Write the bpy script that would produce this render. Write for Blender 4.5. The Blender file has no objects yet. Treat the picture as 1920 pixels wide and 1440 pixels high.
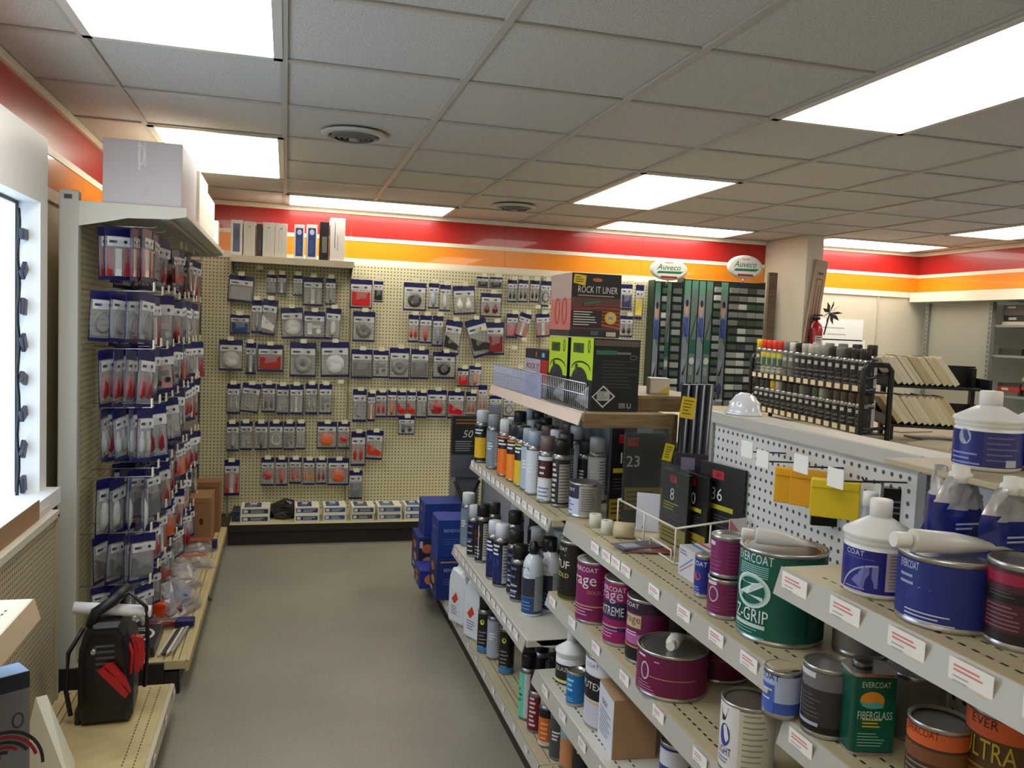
import bpy, bmesh, math, random
from mathutils import Vector, Matrix
random.seed(7)
C = bpy.context.scene.collection
S = bpy.context.scene
PI = math.pi
# ------------------------------------------------------------------ camera
F = 1564.04; YAW, PIT, ROL = 0.266604, -0.066476, 0.041873; EYE = 1.6
_f = Vector((math.sin(YAW)*math.cos(PIT), math.cos(YAW)*math.cos(PIT), math.sin(PIT)))
_r = Vector((math.cos(YAW), -math.sin(YAW), 0)); _u = _r.cross(_f)
CR = _r*math.cos(ROL)+_u*math.sin(ROL); CU = -_r*math.sin(ROL)+_u*math.cos(ROL); CF = _f
cam = bpy.data.cameras.new('camera'); camo = bpy.data.objects.new('camera', cam); C.objects.link(camo)
cam.sensor_width = 36; cam.lens = F*36/1920; cam.clip_start = .02; cam.clip_end = 100
M = Matrix((CR, CU, -CF)).transposed().to_4x4(); M.translation = (0, 0, EYE); camo.matrix_world = M
S.camera = camo
# ------------------------------------------------------------------ world, exposure
S.view_settings.view_transform = 'Standard'; S.view_settings.look = 'None'
S.view_settings.gamma = 1; S.view_settings.use_curve_mapping = False
S.view_settings.exposure = 0.08
LIGHT = 7.5
w = bpy.data.worlds.new('world'); S.world = w; w.use_nodes = True
w.node_tree.nodes['Background'].inputs[0].default_value = (.62, .80, 1, 1)
w.node_tree.nodes['Background'].inputs[1].default_value = 3.2
try: S.cycles.transparent_max_bounces = 20; S.cycles.max_bounces = 8
except Exception: pass
# ------------------------------------------------------------------ measuring rays (photo pixel -> point on a real plane)
def ray(px, py): return CF*F + CR*(px-960) - CU*(py-720)
def onZ(px, py, z): d = ray(px, py); return Vector((0, 0, EYE)) + d*((z-EYE)/d.z)
def onY(px, py, y): d = ray(px, py); return Vector((0, 0, EYE)) + d*(y/d.y)
def onX(px, py, x): d = ray(px, py); return Vector((0, 0, EYE)) + d*(x/d.x)
def onD(px, py, h):                     # at horizontal distance h
    d = ray(px, py); return Vector((0, 0, EYE)) + d*(h/math.hypot(d.x, d.y))
# ------------------------------------------------------------------ materials
_mats = {}
def lin(c): return tuple(((v/255)/12.92 if v/255 <= .04045 else ((v/255+.055)/1.055)**2.4) for v in c)
def mat(c, rough=.5, metal=0., coat=0., emit=0., alpha=1., kind=None):
    k = (c, rough, metal, coat, emit, alpha, kind)
    if k in _mats: return _mats[k]
    m = bpy.data.materials.new((kind or 'surface')+'_%02x%02x%02x' % c); m.use_nodes = True
    nt = m.node_tree; b = nt.nodes['Principled BSDF']; L = lin(c)
    b.inputs['Base Color'].default_value = (*L, 1); b.inputs['Roughness'].default_value = rough
    b.inputs['Metallic'].default_value = metal; b.inputs['Coat Weight'].default_value = coat
    if emit: b.inputs['Emission Color'].default_value = (*L, 1); b.inputs['Emission Strength'].default_value = emit
    N = nt.nodes.new; K = nt.links.new
    def coords(s):
        t = N('ShaderNodeTexCoord'); mp = N('ShaderNodeMapping'); mp.inputs['Scale'].default_value = s
        K(t.outputs['Object'], mp.inputs[0]); return mp.outputs[0]
    def ramp(src, stops):
        r = N('ShaderNodeValToRGB'); K(src, r.inputs[0])
        for i, (p, col) in enumerate(stops):
            e = r.color_ramp.elements[i] if i < 2 else r.color_ramp.elements.new(p)
            e.position = p; e.color = (*col, 1)
        return r.outputs[0]
    def noise(vec, scale, det=3):
        n = N('ShaderNodeTexNoise'); n.inputs['Scale'].default_value = scale; n.inputs['Detail'].default_value = det
        K(vec, n.inputs['Vector']); return n.outputs['Fac']
    def mul(a, f): return tuple(v*f for v in a)
    if kind == 'film':
        t = N('ShaderNodeBsdfTransparent'); t.inputs[0].default_value = (1, 1, 1, 1); mx = N('ShaderNodeMixShader'); mx.inputs[0].default_value = alpha
        K(t.outputs[0], mx.inputs[1]); K(b.outputs[0], mx.inputs[2]); K(mx.outputs[0], nt.nodes['Material Output'].inputs[0])
    elif kind and kind.startswith('peg'):
        # pegboard holes on a 1 inch (fine) or wider grid; axis letters pick the board's plane
        pitch = float(kind[6:]); ax = kind[4:6]
        t = N('ShaderNodeTexCoord'); sp = N('ShaderNodeSeparateXYZ'); K(t.outputs['Object'], sp.inputs[0]); acc = None
        for a in ax:
            d = N('ShaderNodeMath'); d.operation = 'DIVIDE'; K(sp.outputs[a.upper()], d.inputs[0]); d.inputs[1].default_value = pitch
            fr = N('ShaderNodeMath'); fr.operation = 'FRACT'; K(d.outputs[0], fr.inputs[0])
            s = N('ShaderNodeMath'); s.operation = 'SUBTRACT'; K(fr.outputs[0], s.inputs[0]); s.inputs[1].default_value = .5
            p = N('ShaderNodeMath'); p.operation = 'MULTIPLY'; K(s.outputs[0], p.inputs[0]); K(s.outputs[0], p.inputs[1])
            if acc is None: acc = p.outputs[0]
            else:
                q = N('ShaderNodeMath'); q.operation = 'ADD'; K(acc, q.inputs[0]); K(p.outputs[0], q.inputs[1]); acc = q.outputs[0]
        K(ramp(acc, [(.030, mul(L, .10)), (.045, L)]), b.inputs['Base Color'])
    elif kind == 'tile':
        v = coords((1, 1, 1)); n = noise(v, 160, 2)
        col = ramp(n, [(.36, mul(L, .62)), (.43, L), (1, mul(L, 1.06))]); K(col, b.inputs['Base Color'])
        bp = N('ShaderNodeBump'); bp.inputs['Strength'].default_value = .25; bp.inputs['Distance'].default_value = .003; K(n, bp.inputs['Height']); K(bp.outputs[0], b.inputs['Normal'])
    elif kind == 'floor':
        v = coords((1, 1, 1)); n1 = noise(v, 130, 4); n2 = noise(v, 1.6, 4)
        a = ramp(n1, [(.30, mul(L, .80)), (.5, L), (.72, mul(L, 1.12))]); g = ramp(n2, [(.3, (.84,)*3), (.7, (1.08, 1.07, 1.04))])
        mx = N('ShaderNodeMix'); mx.data_type = 'RGBA'; mx.blend_type = 'MULTIPLY'; mx.inputs[0].default_value = 1
        K(a, mx.inputs['A']); K(g, mx.inputs['B']); K(mx.outputs['Result'], b.inputs['Base Color'])
    elif kind == 'wood':
        v = coords((3, 26, 26)); n = noise(v, 3, 5)
        K(ramp(n, [(.3, mul(L, .62)), (.7, mul(L, 1.12))]), b.inputs['Base Color'])
    elif kind == 'worn':
        v = coords((1, 1, 1)); n = noise(v, 9, 6)
        K(ramp(n, [(.32, mul(L, .78)), (.6, L)]), b.inputs['Base Color'])
    elif kind == 'pages':
        v = coords((1, 1, 1)); n = noise(v, 400, 1)
        K(ramp(n, [(.35, mul(L, .7)), (.6, L)]), b.inputs['Base Color'])
    _mats[k] = m; return m
def film(c=(215, 220, 228), a=.22): return mat(c, .12, 0, 0, 0, a, 'film')
STEEL = mat((190, 190, 190), .28, .9); DSTEEL = mat((120, 120, 122), .32, .9)
TAN = mat((186, 176, 146), .5); IVORY = mat((212, 208, 190), .45); BLACK = mat((20, 20, 22), .4); DBROWN = mat((38, 30, 26), .5)
WHITE = mat((232, 232, 230), .45); PAPER = mat((238, 238, 235), .7); NAVY = mat((24, 25, 90), .35)
# ------------------------------------------------------------------ mesh builder
_txt = {}
def text_geo(s):
    if s in _txt: return _txt[s]
    c = bpy.data.curves.new('t', 'FONT'); c.body = s; c.size = 1; c.align_x = 'CENTER'; c.align_y = 'CENTER'; c.resolution_u = 2; c.fill_mode = 'FRONT'
    o = bpy.data.objects.new('t', c); me = bpy.data.meshes.new_from_object(o)
    vs = [(v.co.x, v.co.y) for v in me.vertices]; fs = [tuple(p.vertices) for p in me.polygons]
    bpy.data.objects.remove(o); bpy.data.meshes.remove(me); bpy.data.curves.remove(c)
    if vs:
        x0 = min(v[0] for v in vs); x1 = max(v[0] for v in vs); y0 = min(v[1] for v in vs); y1 = max(v[1] for v in vs)
        vs = [((x-(x0+x1)/2)/(y1-y0), (y-(y0+y1)/2)/(y1-y0)) for x, y in vs]
    _txt[s] = (vs, fs); return _txt[s]
class MB:
    def __init__(s): s.v = []; s.f = []; s.m = []; s.mats = []; s.sm = []
    def mi(s, m):
        if m not in s.mats: s.mats.append(m)
        return s.mats.index(m)
    def face(s, pts, m, smooth=False):
        i = len(s.v); s.v += [tuple(p) for p in pts]; s.f.append(tuple(range(i, i+len(pts)))); s.m.append(s.mi(m)); s.sm.append(smooth)
    def raw(s, vs, fs, m, smooth=False):
        i = len(s.v); s.v += [tuple(p) for p in vs]; k = s.mi(m)
        for f in fs: s.f.append(tuple(a+i for a in f)); s.m.append(k); s.sm.append(smooth)
        return s
    def box(s, x0, y0, z0, x1, y1, z1, m, T=None):
        vs = [(x, y, z) for x in (x0, x1) for y in (y0, y1) for z in (z0, z1)]
        if T: vs = [T @ Vector(v) for v in vs]
        return s.raw(vs, [(0, 1, 3, 2), (4, 6, 7, 5), (0, 4, 5, 1), (2, 3, 7, 6), (0, 2, 6, 4), (1, 5, 7, 3)], m)
    def bbox(s, x0, y0, z0, x1, y1, z1, m, b=.004):   # box with chamfered edges
        bm = bmesh.new(); bmesh.ops.create_cube(bm, size=1)
        for v in bm.verts: v.co = Vector(((x0+x1)/2+v.co.x*(x1-x0), (y0+y1)/2+v.co.y*(y1-y0), (z0+z1)/2+v.co.z*(z1-z0)))
        bmesh.ops.bevel(bm, geom=bm.edges[:], offset=b, segments=2, affect='EDGES', profile=.5)
        bm.verts.index_update(); s.raw([v.co for v in bm.verts], [[v.index for v in f.verts] for f in bm.faces], m); bm.free(); return s
    def lathe(s, prof, m, n=32, c=(0, 0), ax='z', smooth=True, ms=None):
        # prof: [(r, h)]; ms optional material per ring segment
        base = len(s.v); k = s.mi(m)
        for r, h in prof:
            for i in range(n):
                a = 2*PI*i/n
                p = (c[0]+r*math.cos(a), c[1]+r*math.sin(a), h) if ax == 'z' else ((h, c[0]+r*math.cos(a), c[1]+r*math.sin(a)) if ax == 'x' else (c[0]+r*math.cos(a), h, c[1]-r*math.sin(a)))
                s.v.append(p)
        for j in range(len(prof)-1):
            kk = k if not ms else s.mi(ms[j])
            for i in range(n):
                a = base+j*n+i; b = base+j*n+(i+1) % n
                s.f.append((a, b, b+n, a+n)); s.m.append(kk); s.sm.append(smooth)
        for j, rev in ((0, True), (len(prof)-1, False)):
            if prof[j][0] > 1e-6:
                f = tuple(base+j*n+i for i in range(n)); s.f.append(f[::-1] if rev else f); s.m.append(k if not ms else s.mi(ms[min(j, len(ms)-1)])); s.sm.append(False)
        return s
    def tube(s, pts, r, m, n=8):
        pts = [Vector(p) for p in pts]; base = len(s.v); k = s.mi(m); up = None
        for i, p in enumerate(pts):
            d = (pts[min(i+1, len(pts)-1)]-pts[max(i-1, 0)]).normalized()
            if up is None: up = Vector((0, 0, 1)) if abs(d.z) < .9 else Vector((1, 0, 0))
            a = d.cross(up).normalized(); b = d.cross(a).normalized(); up = b.cross(d) if False else up
            for j in range(n): s.v.append(tuple(p+a*r*math.cos(2*PI*j/n)+b*r*math.sin(2*PI*j/n)))
        for i in range(len(pts)-1):
            for j in range(n):
                A = base+i*n+j; B = base+i*n+(j+1) % n; s.f.append((A, B, B+n, A+n)); s.m.append(k); s.sm.append(True)
        s.f.append(tuple(base+j for j in range(n))[::-1]); s.m.append(k); s.sm.append(False)
        s.f.append(tuple(base+(len(pts)-1)*n+j for j in range(n))); s.m.append(k); s.sm.append(False)
        return s
    def prism(s, poly, h0, h1, m, ax='y'):      # extrude an outline; ax = extrusion axis; poly in the other two
        def P(a, b, h): return (a, h, b) if ax == 'y' else ((h, a, b) if ax == 'x' else (a, b, h))
        n = len(poly); vs = [P(a, b, h0) for a, b in poly]+[P(a, b, h1) for a, b in poly]
        fs = [tuple(range(n)), tuple(range(2*n-1, n-1, -1))]+[(i, (i+1) % n+0, (i+1) % n+n, i+n) for i in range(n)]
        return s.raw(vs, fs, m)
    def build(s, name, parent=None, loc=None, rot=None, scale=None):
        me = bpy.data.meshes.new(name); me.from_pydata(s.v, [], s.f)
        for m in s.mats: me.materials.append(m)
        me.polygons.foreach_set('material_index', s.m); me.polygons.foreach_set('use_smooth', s.sm); me.update()
        bm = bmesh.new(); bm.from_mesh(me); bmesh.ops.recalc_face_normals(bm, faces=bm.faces) if getattr(s, 'fix', True) else None; bm.to_mesh(me); bm.free()
        return link(name, me, parent, loc, rot, scale)
def link(name, me, parent=None, loc=None, rot=None, scale=None):
    o = bpy.data.objects.new(name, me); C.objects.link(o)
    if parent: o.parent = parent
    if loc: o.location = loc
    if rot: o.rotation_euler = rot
    if scale: o.scale = scale
    return o
class PR(MB):            # flat print, laid on a mapped surface: f(u, v, lift) -> xyz ; never re-oriented
    fix = False
    def __init__(s, fn, step=None): super().__init__(); s.fn = fn; s.step = step; s.k = 1
    def rect(s, u0, v0, u1, v1, c, lift=None):
        if lift is None: lift = s.k; s.k += 1
        m = c if not isinstance(c, tuple) else mat(c, .42)
        n = max(1, int(math.ceil((u1-u0)/s.step))) if s.step else 1
        vs = []; 
        for i in range(n+1):
            u = u0+(u1-u0)*i/n; vs += [s.fn(u, v0, lift), s.fn(u, v1, lift)]
        s.raw(vs, [(2*i, 2*i+2, 2*i+3, 2*i+1) for i in range(n)], m, bool(s.step)); return s
    def poly(s, pts, c, lift=None):
        if lift is None: lift = s.k; s.k += 1
        s.raw([s.fn(u, v, lift) for u, v in pts], [tuple(range(len(pts)))], c if not isinstance(c, tuple) else mat(c, .42)); return s
    def ell(s, u, v, a, b, c, n=20): return s.poly([(u+a*math.cos(2*PI*i/n), v+b*math.sin(2*PI*i/n)) for i in range(n)], c)
    def ring(s, u, v, a, b, t, c, n=24, a0=0, a1=2*PI):
        lift = s.k; s.k += 1; vs = []
        for i in range(n+1):
            q = a0+(a1-a0)*i/n; vs += [s.fn(u+a*math.cos(q), v+b*math.sin(q), lift), s.fn(u+(a-t)*math.cos(q), v+(b-t)*math.sin(q), lift)]
        s.raw(vs, [(2*i, 2*i+2, 2*i+3, 2*i+1) for i in range(n)], mat(c, .42)); return s
    def text(s, t, u, v, h, c, w=None, sh=0):
        vs, fs = text_geo(t)
        if not vs: return s
        lift = s.k+1; s.k += 1; k = h if w is None else w/max(1e-6, (max(a for a, b in vs)*2))
        s.raw([s.fn(u+a*k+sh*b*h, v+b*h, lift) for a, b in vs], fs, mat(c, .42)); return s
    def lines(s, u0, v0, u1, n, pitch, c, t=.35):
        lift = s.k; s.k += 1
        for i in range(n): s.rect(u0, v0-i*pitch-pitch*t, u0+(u1-u0)*random.uniform(.6, 1), v0-i*pitch, c, lift)
        return s
LIFT = .00025
def flat(x0, y, z0, lift=LIFT): return lambda u, v, l: (x0+u, y-l*lift, z0+v)           # faces -Y
def flatx(x, y0, z0, sgn=-1, lift=LIFT): return lambda u, v, l: (x+sgn*l*lift, y0+(u if sgn > 0 else -u), z0+v)   # faces -X: u runs towards -Y
def flatz(x0, y0, z, lift=LIFT): return lambda u, v, l: (x0+u, y0+v, z+l*lift)
def cyl(r, lift=LIFT): return lambda u, v, l: ((r+l*lift)*math.sin(u/r), -(r+l*lift)*math.cos(u/r), v)
def setp(o, label=None, cat=None, group=None, kind=None):
    if label: o['label'] = label
    if cat: o['category'] = cat
    if group: o['group'] = group
    if kind: o['kind'] = kind
    return o
def thing(name, label, cat, loc=(0, 0, 0), rz=0, group=None, rot=None):
    o = bpy.data.objects.new(name, None); C.objects.link(o); o.empty_display_size = .02
    o.location = loc; o.rotation_euler = rot or (0, 0, rz); return setp(o, label, cat, group)
def struct(mb, name, parent=None):
    o = mb.build(name, parent); 
    if not parent: o['kind'] = 'structure'
    return o
ORD = ['first', 'second', 'third', 'fourth', 'fifth', 'sixth', 'seventh', 'eighth', 'ninth', 'tenth', 'eleventh', 'twelfth', 'thirteenth', 'fourteenth', 'fifteenth', 'sixteenth', 'seventeenth', 'eighteenth', 'nineteenth', 'twentieth']
def face_cam(x, y): return math.atan2(-x, y)*-1 if False else math.atan2(x, y)*-1
# ================================================================== SETTING
CE = EYE+.86            # ceiling height
WX0, WX1, WY0, WY1 = -.95, 5.72, -1.6, 6.62
TX0, TY0, TS = -.0272, 2.9492, .61
fl = MB().box(WX0-.2, WY0-.2, -.05, WX1+.2, WY1+.2, 0, mat((148, 145, 132), .36, kind='floor')); struct(fl, 'floor')
WALLM = mat((214, 206, 184), .55)
PLEN = CE+.12
RED = mat((178, 34, 31), .28, coat=.25); ORG = mat((240, 142, 26), .28, coat=.4); CREAM = mat((236, 228, 206), .4)
def stripes(wall, a0, a1, place, seams=()):
    # place(a0, a1, z0, z1, t) -> box args
    for nm, z0, z1, m, t in (('red_band', .655, .825, RED, .006), ('orange_band', .49, .625, ORG, .006)):
        c = [a0]+[s_ for s_ in seams if a0 < s_ < a1]+[a1]
        for i in range(len(c)-1):
            MB().box(*place(c[i]+.001, c[i+1]-.001, EYE+z0, EYE+z1, t), m).build(nm, wall)
    for nm, z0, z1, t in (('crown_strip', .825, .858, .022), ('middle_strip', .625, .655, .010), ('bottom_strip', .44, .49, .014)):
        MB().box(*place(a0, a1, EYE+z0, EYE+z1, t), CREAM).build(nm, wall)
wb = struct(MB().box(WX0-.1, WY1, 0, WX1+.6, WY1+.1, PLEN, WALLM), 'wall_back')
stripes(wb, WX0, 4.08, lambda a, b, z0, z1, t: (a, WY1-t, z0, b, WY1, z1), (.47, 1.7, 2.9))
stripes(wb, 4.24, WX1, lambda a, b, z0, z1, t: (a, WY1-t, z0, b, WY1, z1))
for x in (4.52, 5.28): MB().box(x, WY1-.012, 0, x+.012, WY1, EYE+.44, mat((196, 188, 168), .5)).build('panel_seam_strip', wb)
# left wall with window opening (Y 1.75..3.45, z .93..2.01)
WNY0, WNY1, WNZ0, WNZ1 = 1.7, 3.42, EYE-.68, EYE+.385
wl = struct(MB().box(WX0-.04, WY0, 0, WX0, WY1, WNZ0-.03, WALLM).box(WX0-.04, WY0, WNZ1+.03, WX0, WY1, PLEN, WALLM).box(WX0-.04, WY0, WNZ0-.03, WX0, WNY0-.05, WNZ1+.03, WALLM).box(WX0-.04, 3.60, WNZ0-.03, WX0, WY1, WNZ1+.03, WALLM), 'wall_left')
stripes(wl, WY0, WY1, lambda a, b, z0, z1, t: (WX0, a, z0, WX0+t, b, z1), (2.9, 4.4))
wr = struct(MB().box(WX1, WY0, EYE+.40, WX1+.1, WY1, PLEN, WALLM).box(WX1+.55, WY0, 0, WX1+.65, WY1, EYE+.42, WALLM).box(WX1+.1, WY0, EYE+.40, WX1+.6, WY1, EYE+.43, WALLM), 'wall_right')
stripes(wr, WY0, WY1, lambda a, b, z0, z1, t: (WX1-t, a, z0, WX1, b, z1), (3.5,))
struct(MB().box(WX0-.1, WY0-.1, 0, WX1+.1, WY0, PLEN, WALLM), 'wall_front')
# deep bottom board under the stripes on the right wall
MB().box(WX1-.10, WY0, EYE+.40, WX1, WY1-.02, EYE+.487, CREAM).build('bulkhead_board', wr)
# corner column stub at the end of the pegboard wall
col = struct(MB().box(4.085, 6.0, 0, 4.235, WY1, CE-.001, mat((214, 206, 186), .5)), 'wall_stub')
# window 1
CX = -.872
win = MB().box(WX0+.0005, WNY0-.09, WNZ1, CX, 3.512, WNZ1+.245, WHITE).box(WX0+.0005, WNY1, WNZ0-.06, CX, 3.512, WNZ1, WHITE).box(WX0+.0005, WNY0-.09, WNZ0, CX, WNY0, WNZ1, WHITE)
win = struct(win, 'window_1')
MB().box(WX0+.0005, WNY0-.09, WNZ0-.06, CX+.05, 3.512, WNZ0, WHITE).build('window_sill', win)
MB().box(WX0-.0375, WNY0-.04, WNZ0-.02, WX0-.034, 3.595, WNZ1+.02, film((200, 220, 240), .10)).build('pane', win)
MB().box(WX0-.004, WNY1, WNZ0, WX0+.004, 3.60, WNZ1, WHITE).build('casing_backing', win)
MB().box(WX0-.003, WNY1-.008, WNZ0, WX0+.006, WNY1, WNZ1, BLACK).box(WX0-.003, WNY0, WNZ1-.012, WX0+.006, WNY1-.008, WNZ1, BLACK).build('sash', win)
# ceiling: grid bars + tiles as parts, lamps and vents set into cells
ceil = struct(MB().box(WX0, WY0, CE+.07, WX1, WY1, CE+.11, mat((120, 116, 108), .8)), 'ceiling')
TILE = mat((205, 202, 196), .85, kind='tile'); TBAR = mat((186, 182, 172), .5)
lamps = [(-.637, 1.729, 'x', 0), (-.637, 4.169, 'x', 0), (1.803, 1.729, 'x', 0), (1.803, 4.169, 'x', 0), (-.027, 6.0, 'y', 0), (2.413, 6.0, 'y', 0), (4.30, 6.0, 'y', 0), (4.853, 4.169, 'x', 0), (4.853, 1.729, 'x', 0), (-.637, -.71, 'x', 0), (1.803, -.71, 'x', 0)]
def lamp_cell(x, y):
    for lx, ly, o, _ in lamps:
        w_, d_ = (.61, 1.22) if o == 'x' else (1.22, .61)
        if lx-.05 < x < lx+w_+.05 and ly-.05 < y < ly+d_+.05: return True
    return False
ny0 = math.floor((WY0-TY0)/TS); tmesh = {}
i0 = math.floor((WX0-TX0)/TS); i1 = math.ceil((WX1-TX0)/TS)
for i in range(i0, i1):
    for j in range(ny0, 7):
        x0 = max(WX0+.002, TX0+i*TS+.004); x1 = min(WX1-.002, TX0+(i+1)*TS-.004); y0 = max(WY0+.002, TY0+j*TS+.004); y1 = min(WY1-.025, TY0+(j+1)*TS-.004)
        if x1-x0 < .03 or y1-y0 < .03 or lamp_cell((x0+x1)/2, (y0+y1)/2): continue
        key = (round(x1-x0, 3), round(y1-y0, 3))
        if key not in tmesh:
            o = MB().box(-key[0]/2, -key[1]/2, 0, key[0]/2, key[1]/2, .015, TILE).build('ceiling_tile', ceil); tmesh[key] = o.data
        else: o = link('ceiling_tile', tmesh[key], ceil)
        dz = random.uniform(0, .0015); o.location = ((x0+x1)/2, (y0+y1)/2, CE+.002+dz)
def inside_lamp(x, y):
    for lx, ly, o, _ in lamps:
        w_, d_ = (.61, 1.22) if o == 'x' else (1.22, .61)
        if lx+.02 < x < lx+w_-.02 and ly+.02 < y < ly+d_-.02: return True
    return False
def bar_runs(vals, test):          # merge neighbouring free cells into one bar
    out = []; cur = None
    for a, b in vals:
        if test((a+b)/2):
            if cur: out.append(cur)
            cur = None
        else: cur = (cur[0], b) if cur else (a, b)
    if cur: out.append(cur)
    return out
for i in range(i0+1, i1):
    x = TX0+i*TS
    for a, b in bar_runs([(max(WY0, TY0+j*TS), min(WY1-.02, TY0+(j+1)*TS)) for j in range(ny0, 7) if TY0+j*TS < WY1-.03], lambda y: inside_lamp(x, y)):
        MB().box(x-.0125, a, CE-.006, x+.0125, b, CE+.0015, TBAR).build('grid_bar', ceil)
for j in range(ny0+1, 7):
    y = TY0+j*TS
    if y > WY1-.05: continue
    for a, b in bar_runs([(max(WX0, TX0+i*TS), min(WX1, TX0+(i+1)*TS)) for i in range(i0, i1)], lambda x: inside_lamp(x, y)):
        MB().box(a, y-.012, CE-.005, b, y+.012, CE+.0012, TBAR).build('grid_bar', ceil)
place_w = ['over the left shelf near the camera', 'over the left shelf end with white boxes', 'largest in view, over the front aisle shelves', 'over the green cabinets aisle, middle of the room', 'along the back wall above the hanging bags', 'along the back wall above the green cabinets', 'along the back wall beside the right corner', 'over the right shelving, cut by the frame', 'over the counter behind the viewer side', 'behind the viewer at the window side', 'behind the viewer over the aisle shelves']
for k, (lx, ly, o, _) in enumerate(lamps):
    w_, d_ = (.61, 1.22) if o == 'x' else (1.22, .56)
    t = thing('ceiling_light', 'recessed white light panel '+place_w[k], 'light', (lx+w_/2, ly+d_/2, CE))
    a, b = w_/2-.004, d_/2-.004
    f = MB()
    for q in ((-a, -b, a, -b+.028), (-a, b-.028, a, b), (-a, -b, -a+.028, b), (a-.028, -b, a, b)): f.box(q[0], q[1], -.009, q[2], q[3], .02, mat((214, 210, 202), .4))
    f.build('frame', t)
    MB().box(-a+.026, -b+.026, -.002, a-.026, b-.026, .004, mat((255, 250, 238), .5, emit=LIGHT)).build('diffuser', t)
def vent(x, y, r, label):
    t = thing('ceiling_vent', label, 'vent', (x, y, CE-.007))
    MB().lathe([(r, 0), (r, -.006), (r*.93, -.014), (r*.80, -.016), (r*.78, -.004), (r*.78, .0)], mat((196, 192, 184), .45), 40).build('outer_ring', t)
    MB().lathe([(r*.78, -.001), (r*.0001, -.0012)], mat((30, 30, 32), .7), 32).build('duct_opening', t)
    for q in (.62, .46, .30):
        MB().lathe([(r*q+.012, -.004), (r*q+.010, -.012-.01*(1-q)), (r*q-.004, -.02-.012*(1-q)), (r*q-.006, -.018-.012*(1-q)), (r*q+.004, -.01-.01*(1-q)), (r*q+.008, -.003)], mat((110, 108, 104), .5), 32).build('cone_ring', t)
    MB().lathe([(0.0001, -.034), (r*.16, -.03), (r*.18, -.02), (r*.06, -.002)], mat((150, 148, 142), .5), 24).build('centre_cone', t)
vent(.28, 3.93, .148, 'round cream ceiling air vent nearer the camera, above the aisle')
vent(1.52, 5.70, .150, 'round ceiling air vent farther back, near the red striped wall')
# ================================================================== GENERIC GOODS
def aim(x, y, turn=0): return -math.atan2(x, y)+turn
def paint_can(x, y, z, r, h, label, body=(90, 30, 90), pr=None, turn=0, lid='steel', cat='can', name='paint_can', bands=(), open_top=True, group=None):
    t = thing(name, label, cat, (x, y, z), aim(x, y, turn), group)
    L = STEEL if lid == 'steel' else (lid if not isinstance(lid, tuple) else mat(lid, .4))
    MB().lathe([(r*.985, 0), (r*1.0, .003), (r*1.0, .006), (r*.980, .008), (r*.980, h-.008), (r*1.012, h-.005), (r*1.012, h-.001), (r*.985, h), (r*.94, h), (r*.93, h-.006), (r*.90, h-.006)], STEEL, 48).build('can_body', t)
    MB().lathe([(.9*r, h-.007), (.885*r, h-.004), (.84*r, h-.004), (.82*r, h-.009), (.0001, h-.009)], L, 40).build('lid', t)
    P = PR(cyl(r*.989), r*.11); R = PI*r*.987
    P.rect(-R, .009, R, h-.009, body)
    for v0, v1, c in bands: P.rect(-R, .009+(h-.018)*v0, R, .009+(h-.018)*v1, c)
    if pr: pr(P, r, h)
    P.build('label', t); return t
def spray_can(x, y, z, label, body=(30, 30, 34), cap=(20, 20, 22), r=.033, h=.2, capr=None, band=(), pr=None, turn=0, group=None, name='spray_can', dome=(150, 150, 152), caph=.05, cat='spray can'):
    t = thing(name, label, cat, (x, y, z), aim(x, y, turn), group); hb = h-caph*.75
    cr = capr or r*.86
    MB().lathe([(r*.94, 0), (r, .004), (r, .008), (r*.97, .010), (r*.97, hb-.02), (r, hb-.017), (r, hb-.012), (r*.86, hb-.002), (r*.6, hb+.004)], mat(dome, .3, .8), 24).build('can_body', t)
    MB().lathe([(cr, hb-.004), (cr, hb+caph-.006), (cr*.9, hb+caph), (.0001, hb+caph)], mat(cap, .4), 24).build('cap', t)
    P = PR(cyl(r*.980), r*.15); R = PI*r*.975; P.rect(-R, .01, R, hb-.02, body)
    for v0, v1, c in band: P.rect(-R, .01+(hb-.03)*v0, R, .01+(hb-.03)*v1, c)
    if pr: pr(P, r, hb)
    else:
        P.rect(r*.55, .016, r*1.7, hb-.03, (205, 205, 205)); P.lines(r*.6, hb-.035, r*1.6, 12, (hb-.06)/12, (90, 90, 92)); P.lines(-r*.6, hb*.62, r*.3, 3, .012, (225, 225, 225), .5)
    P.build('label', t); return t
def carton(name, label, cat, x0, y0, z0, w_, d_, h_, c, rz=0, front=None, side=None, top=None, pivot=None, group=None, rough=.5, rot=None, topc=None, bev=.0015):
    # origin: front-left bottom corner; front faces -Y, left side faces -X
    t = thing(name, label, cat, (x0, y0, z0), rz, group, rot)
    m = c if not isinstance(c, tuple) else mat(c, rough)
    b = MB(); b.bbox(0, 0, 0, w_, d_, h_, m, bev) if bev else b.box(0, 0, 0, w_, d_, h_, m); b.build('carton_body', t)
    if topc: MB().box(.001, .001, h_, w_-.001, d_-.001, h_+.0012, mat(topc, .5)).build('lid_panel', t)
    if front: P = PR(flat(0, -.0002, 0)); front(P, w_, h_); P.build('front_print', t)
    if side: P = PR(flatx(-.0002, d_, 0)); side(P, d_, h_); P.build('side_print', t)
    if top: P = PR(flatz(0, 0, h_+(.0014 if topc else .0002))); top(P, w_, d_); P.build('top_print', t)
    return t
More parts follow.
